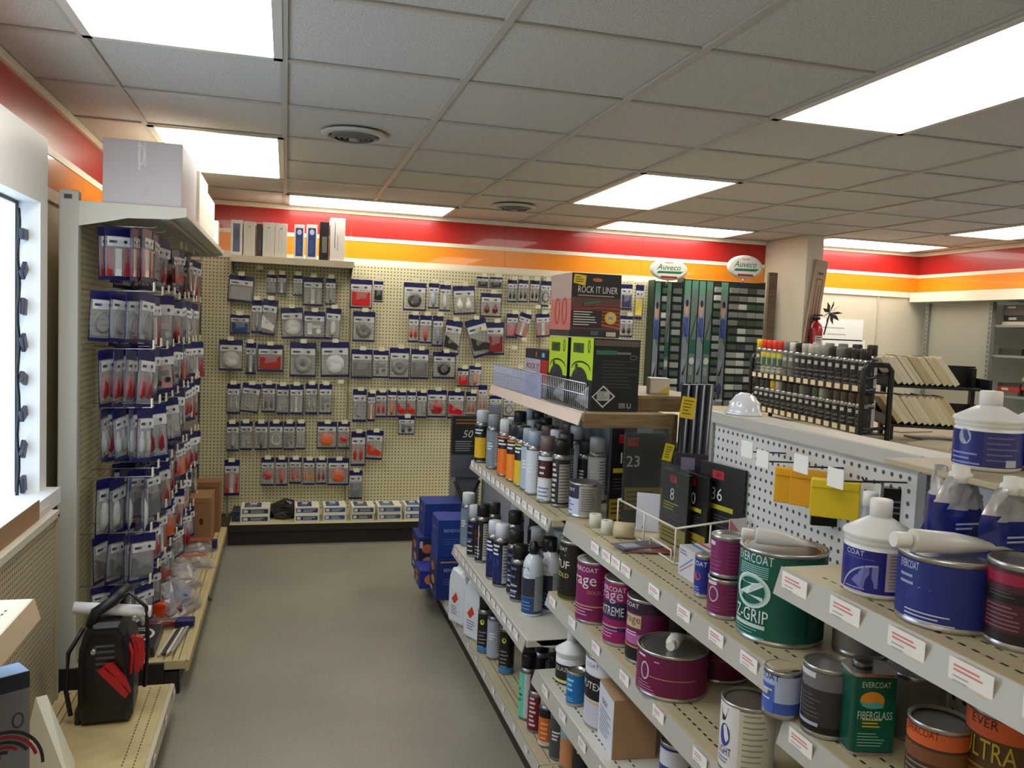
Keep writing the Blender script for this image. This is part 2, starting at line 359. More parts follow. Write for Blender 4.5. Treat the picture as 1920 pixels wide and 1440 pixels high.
def jug(x, y, z, r, h, label, name='bottle', label_c=(28, 34, 130), pr=None, turn=0, neck=.33, capr=.39, body=(226, 228, 228), lab=(.10, .50), group=None, cone=True, capc=(235, 235, 235)):
    t = thing(name, label, 'bottle', (x, y, z), aim(x, y, turn), group); B = mat(body, .35); hs = h*.57
    prof = [(r*.93, 0), (r, .006), (r, hs*.9), (r*.96, hs*.92), (r*.96, hs*.96), (r*1.0, hs*.98), (r*.99, hs*1.03)]
    if cone: prof += [(r*1.0, h*.60), (r*1.07, h*.635), (r*1.05, h*.66), (neck*r*1.25, h*.80), (neck*r, h*.81), (neck*r, h*.85)]
    else: prof += [(r*.86, h*.68), (neck*r*1.2, h*.80), (neck*r, h*.85)]
    MB().lathe(prof, B, 44).build('bottle_body', t)
    MB().lathe([(capr*r, h*.82), (capr*r, h-.003), (capr*r*.94, h), (.0001, h)], mat(capc, .4), 28).build('cap', t)
    P = PR(cyl(r*1.006), r*.12); R = PI*r*.98; P.rect(-R*.72, hs*lab[0], R*.72, h*lab[1], label_c)
    if pr: pr(P, r, h)
    P.build('label', t); return t
def print_std(word=None, c=(235, 235, 235), sub=(225, 225, 225), acc=None, size=.02, back=(200, 198, 190), yb=.84):
    def f(P, r, h):
        if acc: P.ell(-r*.1, h*.5, r*.42, r*.42, acc)
        if word: P.text(word, 0, h*yb, size, c)
        P.lines(-r*.7, h*.3, r*.4, 4, h*.045, sub)
        if back: P.rect(r*.95, .012, r*2.1, h-.014, back); P.lines(r*1.0, h-.02, r*2.0, 12, (h-.04)/12, (110, 105, 105))
    return f
# ================================================================== SHELF UNITS
RAILM = mat((176, 174, 166), .3)
def price_tag(parent, x, y, z, rot, w_=.036, h_=.03, bar=(218, 128, 132), mesh={}):
    k = (w_, h_, bar)
    if k not in mesh:
        b = MB().box(-w_/2, -.0006, -h_/2, w_/2, .0006, h_/2, PAPER)
        P = PR(flat(0, -.0008, 0)); P.lines(-w_*.38, h_*.34, w_*.34, 2, h_*.13, bar, .45); P.lines(-w_*.38, h_*.02, w_*.1, 2, h_*.14, (170, 170, 178), .3)
        P.rect(w_*.12, -h_*.42, w_*.42, -h_*.2, (228, 186, 80)); b.raw(P.v, P.f, PAPER); n = len(P.f)
        for q, mi in enumerate(P.m): b.m[-n+q] = b.mi(P.mats[mi])
        o = b.build('price_tag', parent); mesh[k] = o.data
    else: o = link('price_tag', mesh[k], parent)
    o.location = (x, y, z); o.rotation_euler = rot; return o
def shelf_x(unit, xf, xb, y0, y1, z, m=TAN, tags=(), name='shelf', railh=.032, thick=.028, slots=True, bracket=.05, railm=None, tagw=.036, facing=-1):
    """shelf whose front edge runs along Y at x = xf (front faces -X when facing = -1); z = its top surface"""
    s = facing; b = MB()
    xs = sorted((xf, xb)); b.bbox(xs[0], y0+.002, z-thick, xs[1], y1-.002, z, m, .004); o = b.build(name, unit)
    for yy in (y0+.002, y1-.006):          # folded end brackets
        pts = [(xf-s*.03, z-.002), (xb, z-.002), (xb, z-thick-bracket), (xf-s*.22, z-thick-bracket*.5), (xf-s*.06, z-thick)]
        MB().prism(pts, yy, yy+.004, m).build('end_bracket', o)
    R = railm or RAILM; tilt = .30
    dx = s*math.sin(tilt)*railh; xr = xf+s*.002
    MB().prism([(xr, z+.001), (xr+dx*.99, z-railh), (xr+dx*.99-s*.003, z-railh-.001), (xr-s*.004, z-.002)], y0+.004, y1-.004, R).build('price_rail', o)
    for ty in tags:
        price_tag(o, xr+dx*.5+s*.0015, ty, z-railh*.5, (0, 0, s*PI/2) if False else (0, 0, -PI/2 if s < 0 else PI/2), tagw, railh*.93)
    if slots:
        P = PR(flatz(0, 0, z+.0003, .00005))
        for off in (.035, .075):
            n = int((y1-y0-.1)/.024)
            for q in range(n): P.rect(xf-s*off-.0025, y0+.05+q*.024, xf-s*off+.0025, y0+.05+q*.024+.013, (52, 44, 36), 1)
        so = P.build('slot_row', o); so['kind'] = 'stuff'
    return o
# ================================================================== RIGHT RUN OF SHELVES
SP = 1.21                                   # spine plane of the run
BASE = .15
PEGW = mat((206, 208, 206), .45, kind='peg_yz0.0254'); BLUEG = mat((150, 158, 166), .4)  # BLUEG: the window light's blue cast is put into this panel colour
def tagrow(y0, y1, n, skip=()): return [y0+(y1-y0)*(i+.5)/n for i in range(n) if i not in skip]
def run_unit(label, y0, y1, shelves, back, top, base_x=.85, spine_h=None, tags=8, deck_m=TAN, cut=None):
    u = thing('gondola_shelf_unit', label, 'shelf unit', (0, 0, 0))
    MB().box(base_x+.03, y0, 0, SP+.012, y1, .09, DBROWN).build('kick_plate', u)
    d = MB().bbox(base_x+.004, y0+.002, .092, SP-.002, y1-.002, BASE, deck_m, .003).build('base_deck', u)
    MB().prism([(base_x, BASE+.001), (base_x-.014, .118), (base_x-.011, .117), (base_x+.004, BASE-.004)], y0+.004, y1-.004, RAILM).build('price_rail', d)
    for ty in tagrow(y0+.05, y1-.05, tags): price_tag(d, base_x-.0095, ty, BASE-.016, (0, 0, -PI/2), .036, .028)
    P = PR(flatz(0, 0, BASE+.0003, .00005))
    for off in (.04, .06, .1): P.rect(base_x+off, y0+.01, base_x+off+.003, y1-.01, (96, 84, 66), 1)
    P.build('groove_lines', d)
    h = spine_h or 1.35
    yc = y1 if not cut else cut; MB().box(SP, y0+.012, BASE-.03, SP+.012, y1-.012, h if not cut else 1.0, back).build('back_panel', u)
    if cut: MB().box(SP, y0+.012, 1.0005, SP+.012, cut-.002, h, back).build('upper_back_panel', u); MB().box(SP-.008, cut-.002, 1.0, SP+.02, cut+.012, h, mat((150, 152, 150), .4)).build('panel_edge', u)
    for yy in (y0, y1-.012): MB().box(SP-.010, yy, .09, SP+.03, yy+.012, (h+.01) if not (cut and yy > y0) else 1.0, mat((120, 122, 124), .4)).build('upright', u)
    if top: MB().bbox(SP-.015, y0, h, SP+.08, yc, h+.035, top, .004).build('top_rail', u)
    for a in shelves: shelf_x(u, a[0], SP-.002, y0, y1, a[1], a[2], a[3], thick=.026, bracket=.05, **(a[4] if len(a) > 4 else {}))
    return u
OFFW = mat((206, 204, 194), .4)
Y1, Y2, Y3, Y4 = 5.02, 3.78, 2.56, 1.34
u0 = run_unit('far brown-based shelf unit behind the stack of blue boxes', Y2, Y1, [], BLUEG, None, spine_h=1.0, tags=5)
u1 = run_unit('aisle shelf unit holding the spray cans, one white and one tan shelf', Y3, Y2,
  [(.855, .98, TAN, tagrow(Y3+.02, Y2-.01, 15), dict(railh=.04, tagw=.055)), (.785, .58, OFFW, tagrow(Y3+.06, Y2-.05, 14), dict(slots=False, railh=.042, tagw=.06))], BLUEG, None, spine_h=1.28, tags=7)
u2 = run_unit('aisle shelf unit holding the purple filler cans, between spray cans and white bottles', Y4, Y3,
  [(.905, .98, TAN, [1.42, 1.55, 1.70, 1.86, 2.04, 2.11, 2.18, 2.27], dict(railh=.046, tagw=.062)), (.855, .745, TAN, [2.49, 2.3, 2.1, 1.9, 1.7, 1.5], dict(railh=.044, tagw=.058)), (.82, .483, OFFW, [2.42, 2.25, 2.08, 1.92, 1.75], dict(railh=.044, tagw=.058))], PEGW, mat((186, 184, 176), .4), spine_h=1.352, tags=9, cut=2.172)
u3 = run_unit('nearest aisle shelf unit with the white bottle and wide blue can', .12, Y4,
  [(.90, 1.18, TAN, [1.28, 1.14, 1.0, .88, .76], dict(railh=.05, tagw=.075)), (.927, .89, TAN, [1.27, 1.1, .95], dict(railh=.05, tagw=.07)), (.86, .6, TAN, [1.2, 1.0])], PEGW, mat((186, 184, 176), .4), spine_h=1.352, tags=7)
# top shelf of the spray-can unit (carries the boxes) with a clear wire fence
ts = shelf_x(u1, .935, 1.245, Y3-.02, Y2, 1.335, mat((150, 138, 112), .5), (), 'top_shelf', slots=False, bracket=.0, railh=.04, railm=mat((228, 206, 190), .35))
t = thing('wire_shelf_fence', 'low clear wire fence along the edge of the top box shelf', 'fence', (0, 0, 0))
fb = MB()
for zz in (1.337, 1.395, 1.432): fb.tube([(.94, Y3-.02, zz), (.94, Y2-.01, zz)], .0022, STEEL, 6)
fb.build('fence_rail', t)
fw = MB(); n = 62
for i in range(n+1):
    y = Y3-.02+(Y2-Y3+.01)*i/n; fw.tube([(.942, y, 1.336), (.942, y, 1.432)], .0013, mat((200, 206, 214), .3, .6), 4)
fw = fw.build('fence_wire', t); fw['kind'] = 'stuff'
MB().box(.9365, Y3+.45, 1.337, .938, Y2-.01, 1.43, film((190, 200, 235), .4)).build('clear_strip', t)
MB().box(.94, Y3-.024, 1.287, 1.26, Y3-.018, 1.334, mat((140, 116, 80), .5, kind='wood')).build('wood_end_board', ts)
MB().box(1.245, Y3-.02, .983, 1.275, Y3+.02, 1.334, mat((112, 98, 76), .5, kind='wood')).build('wood_upright', u1)
t = thing('wooden_ledge', 'brown wooden ledge box on the top shelf behind the tall black box', 'ledge', (1.16, 2.615, 1.3356))
WD = mat((150, 124, 86), .5, kind='wood')
MB().bbox(0, 0, .042, .26, .5, .055, WD, .002).build('top_board', t); MB().bbox(.0, .0, .0005, .24, .015, .0415, mat((120, 98, 66), .5, kind='wood'), .001).build('front_board', t)
MB().bbox(.0, .49, .0005, .24, .5, .0415, WD, .001).build('rear_board', t)
carton('small_carton', 'small white and tan carton with yellow corner on the wooden ledge', 'box', 1.24, 2.70, 1.391, .07, .09, .055, (206, 200, 184), rz=-.3, front=lambda P, w, h: (P.rect(.005, .005, w-.005, h-.005, (228, 222, 206)), P.poly([(.03, .005), (w-.005, .005), (w-.005, .03)], (226, 206, 60))))
# ================================================================== BACK WALL UNIT
PY = 6.50
PEGB = mat((214, 208, 170), .5, kind='peg_xz0.0254')
ub = thing('wall_shelf_unit', 'long pegboard wall unit of cream boards with dark brown base along the striped wall', 'shelf unit', (0, 0, 0))
for i, (a, b) in enumerate(((-.60, -.40), (-.385, .463), (.477, 1.985), (2.0, 3.12))):
    MB().box(a, PY, BASE-.02, b, PY+.012, EYE+(.435 if i > 1 else .425), PEGB).build('pegboard_panel', ub)
for x in (-.3925, .47, 1.9925): MB().box(x-.007, PY-.012, .1, x+.007, PY+.03, EYE+.42, mat((150, 142, 112), .45)).build('slotted_upright', ub)
MB().box(3.12, PY-.05, .1, 3.16, PY+.03, EYE+.43, mat((228, 220, 196), .5)).build('end_post', ub)
MB().box(-.36, 6.06, 0, 3.1, PY+.03, .10, DBROWN).build('kick_plate', ub)
MB().bbox(-.36, 6.035, .10, 1.5, PY-.001, .1499, mat((40, 32, 28), .45), .003).build('base_deck', ub)
MB().bbox(-.35, 6.03, .1502, 1.49, PY-.002, .154, mat((196, 190, 150), .5), .001).build('deck_top', ub)
sh = MB().bbox(-.385, 6.17, EYE+.408, .465, PY, EYE+.43, mat((214, 206, 176), .4), .003).build('top_shelf', ub)
MB().box(-.385, 6.165, EYE+.385, .465, 6.172, EYE+.432, mat((196, 186, 158), .4)).build('shelf_lip', sh)
for x in (-.38, .46): MB().prism([(6.18, EYE+.406), (PY, EYE+.406), (PY, EYE+.32), (6.3, EYE+.37)], x-.003, x+.003, mat((70, 60, 50), .4), 'x').build('end_bracket', sh)
# plain filler post left of the pegboard
MB().box(-.86, PY-.03, .0, -.61, PY+.01, EYE+.40, mat((176, 170, 150), .5)).build('filler_panel', ub)
# ---- hanging bags -------------------------------------------------------------
FILMM = film((196, 200, 204), .30); LAB = mat((222, 224, 226), .45)
_bag = {}
def bag_mesh(kind):
    if kind in _bag: return _bag[kind]
    if kind == 'header': b = MB().bbox(-.5, -.5, -.17, .5, .5, 0, NAVY, .04)
    elif kind == 'pouch':
        b = MB(); n, m_ = 6, 8
        for sgn in (1, -1):
            vs = []
            for j in range(m_+1):
                for i in range(n+1):
                    u, v = i/n, j/m_; d = (math.sin(PI*u)*math.sin(PI*min(1, v*1.1+.05)))**.6 if 0 < i < n and 0 < j < m_ else 0
                    vs.append((u-.5, -sgn*d*.5+random.uniform(-.07, .07)*d, -.15-.83*v))
            fs = [(j*(n+1)+i, j*(n+1)+i+1, (j+1)*(n+1)+i+1, (j+1)*(n+1)+i) for j in range(m_) for i in range(n)]
            b.raw(vs, fs, FILMM, True)
    elif kind == 'edge':
        b = MB().box(-.5, -.25, -1, .5, .25, -.93, NAVY).box(-.5, -.25, -.95, -.46, .25, -.1, NAVY).box(.46, -.25, -.95, .5, .25, -.1, NAVY)
    elif kind == 'card':
        P = PR(lambda u, v, l: (u, -.62-l*.05, v)); P.rect(-.45, -.36, .45, -.18, (214, 216, 220)); P.rect(-.38, -.30, -.10, -.25, (60, 62, 80)); P.ell(.2, -.27, .07, .035, (50, 52, 70), 10)
        b = P
    o = b.build(kind, None); me = o.data; bpy.data.objects.remove(o); _bag[kind] = me; return me
def contents(kind, w_, h_, c):
    b = MB(); m = mat(c, .25, coat=.5); d = .016; zc = -h_*.62
    if kind == 'disc': r = min(w_*.40, h_*.26); b.lathe([(.0001, -d*.9), (r*.5, -d*.85), (r*.94, -d*.5), (r, 0), (r, d*.4)], m, 24, (0, zc), 'y'); 
    elif kind == 'ring':
        r = min(w_*.40, h_*.26); b.lathe([(r*.3, -d*.3), (r*.55, -d), (r*.9, -d*.8), (r, 0), (r*.9, .004)], m, 24, (0, zc), 'y'); b.lathe([(.0001, -d*.5), (r*.3, -d*.3), (r*.3, 0)], mat((40, 40, 44), .3), 16, (0, zc), 'y')
    elif kind == 'block': b.bbox(-w_*.4, -d*.8, -h_*.9, w_*.4, .002, -h_*.42, m, .004)
    elif kind == 'oval': b.lathe([(.0001, -d*.9), (.5, -d*.7), (1, 0)], m, 20, (0, 0), 'y'); b.v = [(x*w_*.24, y, z*h_*.3+zc) for x, y, z in b.v]
    elif kind == 'wedge': b.prism([(-w_*.42, -h_*.45), (w_*.42, -h_*.72), (w_*.36, -h_*.86), (-w_*.42, -h_*.8)], -d*.8, .002, m)
    elif kind == 'strips':
        for i, x in enumerate((-.3, 0, .3)): b.box(x*w_-w_*.1, -d*(.3+.2*i), -h_*.92, x*w_+w_*.09, .002, -h_*.4, m if i != 1 else mat((226, 222, 214), .4))
    elif kind == 'bulbs':
        for x in (-.2, .2): b.lathe([(.0001, -h_*.85), (w_*.13, -h_*.78), (w_*.13, -h_*.62), (w_*.06, -h_*.5), (w_*.05, -h_*.42), (.0001, -h_*.41)], m, 12, (x*w_, -.004), 'z')
    elif kind == 'coil': 
        pts = [(w_*.3*math.cos(a)*(1-.1*math.sin(3*a)), -.004-.006*math.sin(a*.5), zc+h_*.2*math.sin(a)) for a in [i*.45 for i in range(34)]]; b.tube(pts, min(.004, w_*.05), m, 6)
    elif kind == 'bracket': b.box(-w_*.3, -d*.7, -h_*.85, -w_*.1, .002, -h_*.42, m).box(-w_*.1, -d*.4, -h_*.62, w_*.3, .002, -h_*.5, m).lathe([(w_*.12, -d*.8), (w_*.12, 0)], m, 12, (w_*.2, -h_*.72), 'y')
    return b
def bag(px0, py0, px1, py1, kind, c, label, Y=None, tilt=0, group='bags hanging on the back wall', name='hanging_bag', header=None, cat='bagged part'):
    Yb = Y or PY-random.uniform(.07, .11)
    a = onY((px0+px1)/2, py0, Yb); e = onY((px0+px1)/2, py1, Yb); l = onY(px0, (py0+py1)/2, Yb); r = onY(px1, (py0+py1)/2, Yb)
    w_, h_ = r.x-l.x, a.z-e.z
    t = thing(name, label, cat, (a.x, Yb, a.z), 0, None, (0, tilt, random.uniform(-.06, .06)))
    make_bag(t, w_, h_, kind, c, header); return t, a, w_
_cont = {}
def make_bag(t, w_, h_, kind, c, header=None, share=None):
    o = link('header_card', bag_mesh('header'), t, scale=(w_, .004, h_))
    link('plastic_pouch', bag_mesh('pouch'), t, scale=(w_, .034, h_)); link('printed_edge', bag_mesh('edge'), t, scale=(w_, .004, h_)); link('card_label', bag_mesh('card'), t, scale=(w_, .016, h_))
    if kind:
        k = (share, kind, c) if share else None
        if k and k in _cont: link('lens' if kind in ('disc', 'oval', 'block') else 'contents', _cont[k], t)
        else:
            q = contents(kind, w_, h_, c).build('lens' if kind in ('disc', 'oval', 'block') else 'contents', t)
            if k: _cont[k] = q.data
RD = (206, 26, 30); OR = (240, 104, 20); GR = (110, 112, 112); DK = (34, 34, 36); CL = (170, 172, 168); WH = (226, 226, 222); DR = (140, 20, 28)
def hook(x, y, z, label, group, ln=.15, tag=True):
    t = thing('peg_hook', label, 'hook', (x, y, z), 0, group)
    MB().tube([(0, 0, 0), (0, -ln, .004), (0, -ln-.006, .012)], .0026, STEEL, 6).build('wire', t)
    if tag: MB().box(-.022, -ln-.010, .004, .022, -ln-.008, .034, mat((232, 228, 196), .5)).build('price_tag', t)
    return t
ROWS = {
 'top row left of the seam': [(430,517,478,567,'block',CL,.06),(500,515,519,552,'bulbs',CL,0),(521,515,537,552,'strips',GR,0),(550,516,568,555,'bracket',CL,0),(569,520,606,574,'strips',CL,0),(611,522,630,572,'oval',CL,0)],
 'second row left of the seam': [(432,590,469,626,'block',(38,72,130),0),(472,562,493,625,'oval',CL,0),(494,562,523,629,'wedge',WH,.1),(526,577,568,635,'disc',WH,-.06),(570,584,610,635,'bracket',WH,0),(612,578,641,637,'oval',WH,.05)],
 'third row left of the seam': [(411,637,456,695,'disc',(220,220,216),0),(461,642,481,702,'strips',(60,64,80),0),(483,646,532,697,'block',(170,26,30),0),(544,642,594,707,'ring',(150,152,154),0),(601,641,655,707,'disc',(236,238,240),-.03)],
 'fourth row left of the seam': [(426,719,451,776,'bulbs',CL,0),(456,719,491,774,'coil',CL,.12),(492,719,517,774,'bulbs',GR,0),(519,721,543,777,'bracket',CL,0),(544,721,569,777,'strips',CL,0),(573,719,596,777,'bulbs',CL,0),(599,720,623,777,'bracket',GR,0)],
 'fifth row left of the seam': [(425,791,449,846,'oval',CL,0),(451,790,474,844,'bracket',CL,0),(478,791,503,844,'oval',GR,0),(505,791,531,843,'coil',WH,0),(532,791,554,844,'bracket',GR,0),(556,791,573,843,'bulbs',CL,0),(595,791,632,842,'disc',OR,0),(634,791,656,842,'disc',(196,30,34),0)],
 'sixth row left of the seam': [(421,862,450,929,'strips',RD,0),(490,858,515,911,'disc',(190,28,34),0),(517,858,540,911,'oval',(232,80,24),0),(543,858,566,907,'bracket',(206,40,40),0),(569,859,591,909,'bulbs',(244,134,26),0),(593,859,613,908,'bulbs',(150,24,34),0),(615,859,655,910,'disc',(238,92,26),0)],
 'top row right of the seam': [(657,524,699,579,'block',RD,0),(701,527,719,567,'block',DK,0),(757,530,800,583,'ring',(70,64,62),0),(804,531,824,579,'oval',(190,210,230),0),(825,534,846,584,'oval',WH,0),(848,536,890,590,'bulbs',WH,-.08),(894,519,916,540,'block',DK,0),(918,520,942,541,'block',DK,0)],
 'second row right of the seam': [(662,584,704,641,'ring',(120,118,116),0),(766,590,786,642,'bulbs',RD,0),(788,591,810,644,'oval',(216,70,34),0),(812,592,832,650,'oval',(150,160,170),0),(837,601,869,665,'wedge',DK,.12),(870,598,909,670,'wedge',DK,-.3),(911,604,945,666,'block',DR,-.05),(902,550,941,595,'bulbs',(120,40,40),0)],
 'third row right of the seam': [(659,655,699,710,'block',(120,120,118),0),(700,657,729,709,'bracket',GR,0),(731,652,769,711,'ring',(130,132,130),0),(771,655,805,711,'block',GR,0),(812,660,855,710,'ring',DK,0),(858,690,879,725,'block',RD,0),(880,686,903,726,'oval',(232,150,110),0)],
 'fourth row right of the seam': [(662,730,688,791,'coil',(120,150,160),0),(690,735,704,790,'strips',(190,120,90),0),(705,733,726,783,'bulbs',RD,0),(727,732,744,783,'oval',(246,120,16),0),(745,733,762,783,'wedge',RD,0),(763,733,780,783,'wedge',RD,0),(782,734,801,784,'bulbs',CL,0),(802,731,838,783,'disc',(176,34,34),0),(840,733,871,785,'wedge',(206,20,50),0),(874,735,894,780,'bulbs',(190,90,70),0),(747,781,778,815,'bracket',(60,66,90),0)],
 'lower rows right of the seam': [(659,809,686,874,'bulbs',(196,44,40),0),(688,807,720,862,'wedge',(210,60,34),.05),(655,882,680,936,'block',(110,120,130),0)],
 'upper row beyond the dark upright': [(952,525,970,567,'bulbs',DK,0),(972,525,991,567,'bulbs',DK,0),(994,526,1012,567,'bulbs',DK,0),(1014,527,1034,575,'coil',DK,0),(1165,533,1186,581,'block',(60,60,100),0),(1193,534,1208,599,'block',(226,206,40),.03)],
 'lower row beyond the dark upright': [(950,588,972,634,'block',(196,120,124),0),(976,588,998,634,'strips',(204,110,110),.25),(1004,588,1030,632,'strips',(204,120,120),-.08),(1163,592,1187,632,'bulbs',(60,60,70),0)],
}
knames = {'disc': 'round', 'block': 'square', 'ring': 'ringed round', 'oval': 'oval', 'wedge': 'wedge-shaped', 'strips': 'long', 'bulbs': 'twin-bulb', 'coil': 'coiled', 'bracket': 'bracket-shaped'}
def cname(c):
    tb = {RD: 'red', OR: 'orange', GR: 'grey', DK: 'black', CL: 'clear', WH: 'white', DR: 'dark red'}
    if c in tb: return tb[c]
    r, g, b = c
    if max(c)-min(c) < 24: return 'grey' if max(c) < 190 else 'pale'
    if b > r and b > g-8: return 'bluish'
    if r > 180 and g > 190: return 'yellow'
    if g > 78 and r > 200: return 'orange'
    return 'red'
for row, items in ROWS.items():
    its = sorted(range(len(items)), key=lambda i: items[i][0])
    for k, i in enumerate(its):
        x0, y0, x1, y1, kind, c, tl = items[i]
        _, a, w_ = bag(x0, y0, x1, y1, kind, c, '%s %s part bag, %s, %s one' % (cname(c), knames[kind], row, ORD[k]), tilt=tl)
        hook(a.x, PY, a.z-.008, 'cream tagged hook, %s, %s one' % (row, ORD[k]), 'price-tagged hooks on the back wall')
        bpy.context.scene.collection.objects[-1]
# spare tags without goods
for k, (px, py) in enumerate(((488, 508), (637, 718), (957, 655), (975, 640), (968, 690), (948, 700), (655+38, 900), (900, 620), (1024, 580), (1000, 580))):
    if py == 900: continue
    a = onY(px, py, PY); hook(a.x, PY, a.z, 'bare wire hook with cream tag and no bag, %s of the empty ones' % ORD[k], 'empty price-tagged hooks on the back wall', .12)
# more bags low behind the spray-can caps
for k, (x0, y0, x1, y1, kd, c) in enumerate(((897,722,914,775,'bulbs',(190,110,90)),(918,742,941,778,'block',(110,120,150)),(944,742,966,782,'coil',(90,80,130)))):
    bag(x0, y0, x1, y1, kd, c, 'dim bag hanging low behind the spray can caps, %s from the seam' % ORD[k])
# red reflector's white sticker
# ---- boxes on the top shelf of the back wall
def wall_box(px0, py0, px1, py1, c, label, yb, zb, depth=.07, front=None, name='upright_carton', cat='box', top=None, side=None):
    l = onY(px0, py1, yb); r = onY(px1, py1, yb); tp = onY((px0+px1)/2, py0, yb)
    return carton(name, label, cat, l.x, yb, zb, r.x-l.x, depth, tp.z-zb, c, front=front, top=top, side=side)
ZT = EYE+.4305
def bluefr(P, w, h): P.rect(w*.14, h*.08, w*.86, h*.9, (40, 62, 130)); P.ell(w*.5, h*.78, w*.22, h*.08, (200, 206, 220)); P.lines(w*.25, h*.55, w*.75, 8, h*.05, (90, 110, 170))
def greyfr(P, w, h): P.rect(w*.3, h*.2, w*.36, h*.8, (196, 200, 196)); P.rect(w*.55, h*.15, w*.6, h*.85, (200, 204, 200)); P.ell(w*.5, h*.85, w*.12, h*.03, (150, 160, 160))
for i, (x0, y0, x1, y1, c, fr, lb) in enumerate((
  (432,412,454,470,(226,224,216),lambda P, w, h: (P.rect(w*.2, h*.1, w*.8, h*.9, (70, 84, 120)), P.ell(w*.5, h*.6, w*.25, h*.2, (50, 56, 80))),'tall white carton with blue grey picture, first on the wall top shelf'),
  (456,415,478,474,(214,210,198),greyfr,'tall plain cream carton beside the blue pictured one on the top shelf'),
  (480,420,491,471,(26,22,34),lambda P, w, h: P.rect(w*.2, h*.2, w*.8, h*.5, (40, 34, 56)),'narrow black carton between two plain cream cartons'),
  (492,417,514,474,(216,214,204),greyfr,'tall cream carton right after the black one'),
  (515,419,538,475,(220,218,206),greyfr,'tall cream carton at the gap before the blue fronted pair'),
  (551,421,570,479,(230,228,222),bluefr,'white carton with deep blue front, first of the blue pair'),
  (574,421,594,480,(230,228,222),bluefr,'white carton with deep blue front, second of the blue pair'),
  (599,416,616,479,(24,24,24),lambda P, w, h: P.rect(w*.25, h*.2, w*.8, h*.62, (120, 116, 104)),'black open-fronted carton beside the large white carton'),
  (618,409,646,484,(232,226,220),lambda P, w, h: (P.rect(w*.3, h*.3, w*.34, h*.9, (90, 90, 90)), P.rect(w*.5, h*.25, w*.53, h*.6, (120, 120, 120))),'largest white carton at the end of the wall top shelf'))):
    wall_box(x0, y0, x1, y1, c, lb, 6.19, ZT, .16, fr)
# ---- flat boxes on the base deck of the back wall
def flatbox(w, d): return None
ZD = .1542
def deck_stack(px0, px1, pyt, pyb, n, label, dcol, wcol=(222, 220, 206), deep=.20):
    l = onY(px0, pyb, 6.10); r = onY(px1, pyb, 6.10); hh = .052
    for k in range(n):
        w_ = r.x-l.x
        def fr(P, w, h, k=k): P.rect(w*.06, h*.22, w*.94, h*.8, dcol); P.rect(w*.1, h*.32, w*.25, h*.7, (214, 214, 220)); P.lines(w*.35, h*.65, w*.85, 2, h*.2, (180, 184, 196), .5)
        def tp(P, w, d, k=k): P.rect(w*.12, d*.1, w*.7, d*.9, dcol); P.rect(w*.3, d*.55, w*.55, d*.8, (206, 208, 206)); P.lines(w*.2, d*.45, w*.6, 3, d*.1, (150, 156, 180), .4)
        carton('flat_carton', '%s, %s' % (label, 'bottom one' if k == 0 else ('top one' if k == n-1 else 'middle one')) if n > 1 else label, 'box', l.x+random.uniform(0, .006), 6.07+random.uniform(0, .02), ZD+k*(hh+.0008), w_, deep, hh, wcol, front=fr, top=tp)
deck_stack(450, 505, 934, 987, 2, 'flat white lamp carton with dark print, stack nearest the brown boxes', (52, 58, 84))
deck_stack(551, 597, 943, 983, 2, 'flat white lamp carton with navy top, stack beside the black plastic', (44, 56, 110))
deck_stack(605, 648, 942, 981, 2, 'flat white carton with blue label, third stack from the brown boxes', (40, 84, 136))
deck_stack(657, 700, 937, 981, 2, 'flat white carton with grey square, stack below the lone grey bag', (66, 70, 88))
deck_stack(706, 751, 936, 980, 2, 'flat white carton with slate blue top, fifth stack from the brown boxes', (70, 96, 130))
deck_stack(757, 797, 936, 975, 2, 'flat white carton with blue words, stack beside the blue boxes', (34, 66, 130))
t = thing('crumpled_bag', 'crumpled black plastic bag between flat cartons on the wall deck', 'bag', (onY(532, 980, 6.25).x, 6.25, ZD))
b = MB(); n = 12
vs = []
for j in range(8):
    for i in range(n): 
        a = 2*PI*i/n; rr = (1-(j/7)**2)**.5 if j < 7 else 0.02; q = 1+.25*math.sin(3*a+j)+random.uniform(-.12, .12); vs.append((.12*rr*q*math.cos(a), .09*rr*q*math.sin(a), .012*0+.125*j/7*(1+.12*math.sin(2*a))))
b.raw(vs, [(j*n+i, j*n+(i+1) % n, (j+1)*n+(i+1) % n, (j+1)*n+i) for j in range(7) for i in range(n)]+[tuple(range(n))[::-1]], mat((34, 34, 34), .18, coat=.6), False); b.build('film', t)
carton('small_carton', 'small dark teal carton at the corner beside the brown boxes', 'box', -.34, 6.12, ZD, .17, .2, .07, (38, 52, 70), front=lambda P, w, h: P.lines(w*.2, h*.6, w*.8, 2, h*.2, (80, 110, 140)))
# ================================================================== LEFT RACK (faces the aisle)
LX = -.80
ul = thing('rack_unit', 'tall pegboard rack with grey end post and tan deck, full of hanging bags', 'shelf unit', (0, 0, 0))
LTAN = mat((196, 180, 132), .5, kind='worn')
MB().bbox(-.868, 3.65, .10, -.797, 3.70, EYE+.47, mat((190, 190, 182), .45), .006).build('end_post', ul)
MB().box(-.848, 3.648, EYE+.435, -.82, 3.6495, EYE+.452, mat((70, 70, 72), .4)).build('post_slot', ul)
for a, b_ in ((3.70, 4.85), (4.862, 5.98)): MB().box(LX-.016, a, BASE, LX-.004, b_, EYE+.44, mat((196, 188, 150), .5, kind='peg_yz0.0254')).build('pegboard_panel', ul)
for y in (4.856, 5.99): MB().box(LX-.02, y-.006, .1, LX+.004, y+.006, EYE+.44, mat((120, 112, 90), .45)).build('slotted_upright', ul)
MB().box(-.87, 3.66, 0, -.41, 6.0, .10, DBROWN).box(-.90, 3.64, .02, -.46, 3.66, .145, DBROWN).build('kick_plate', ul)
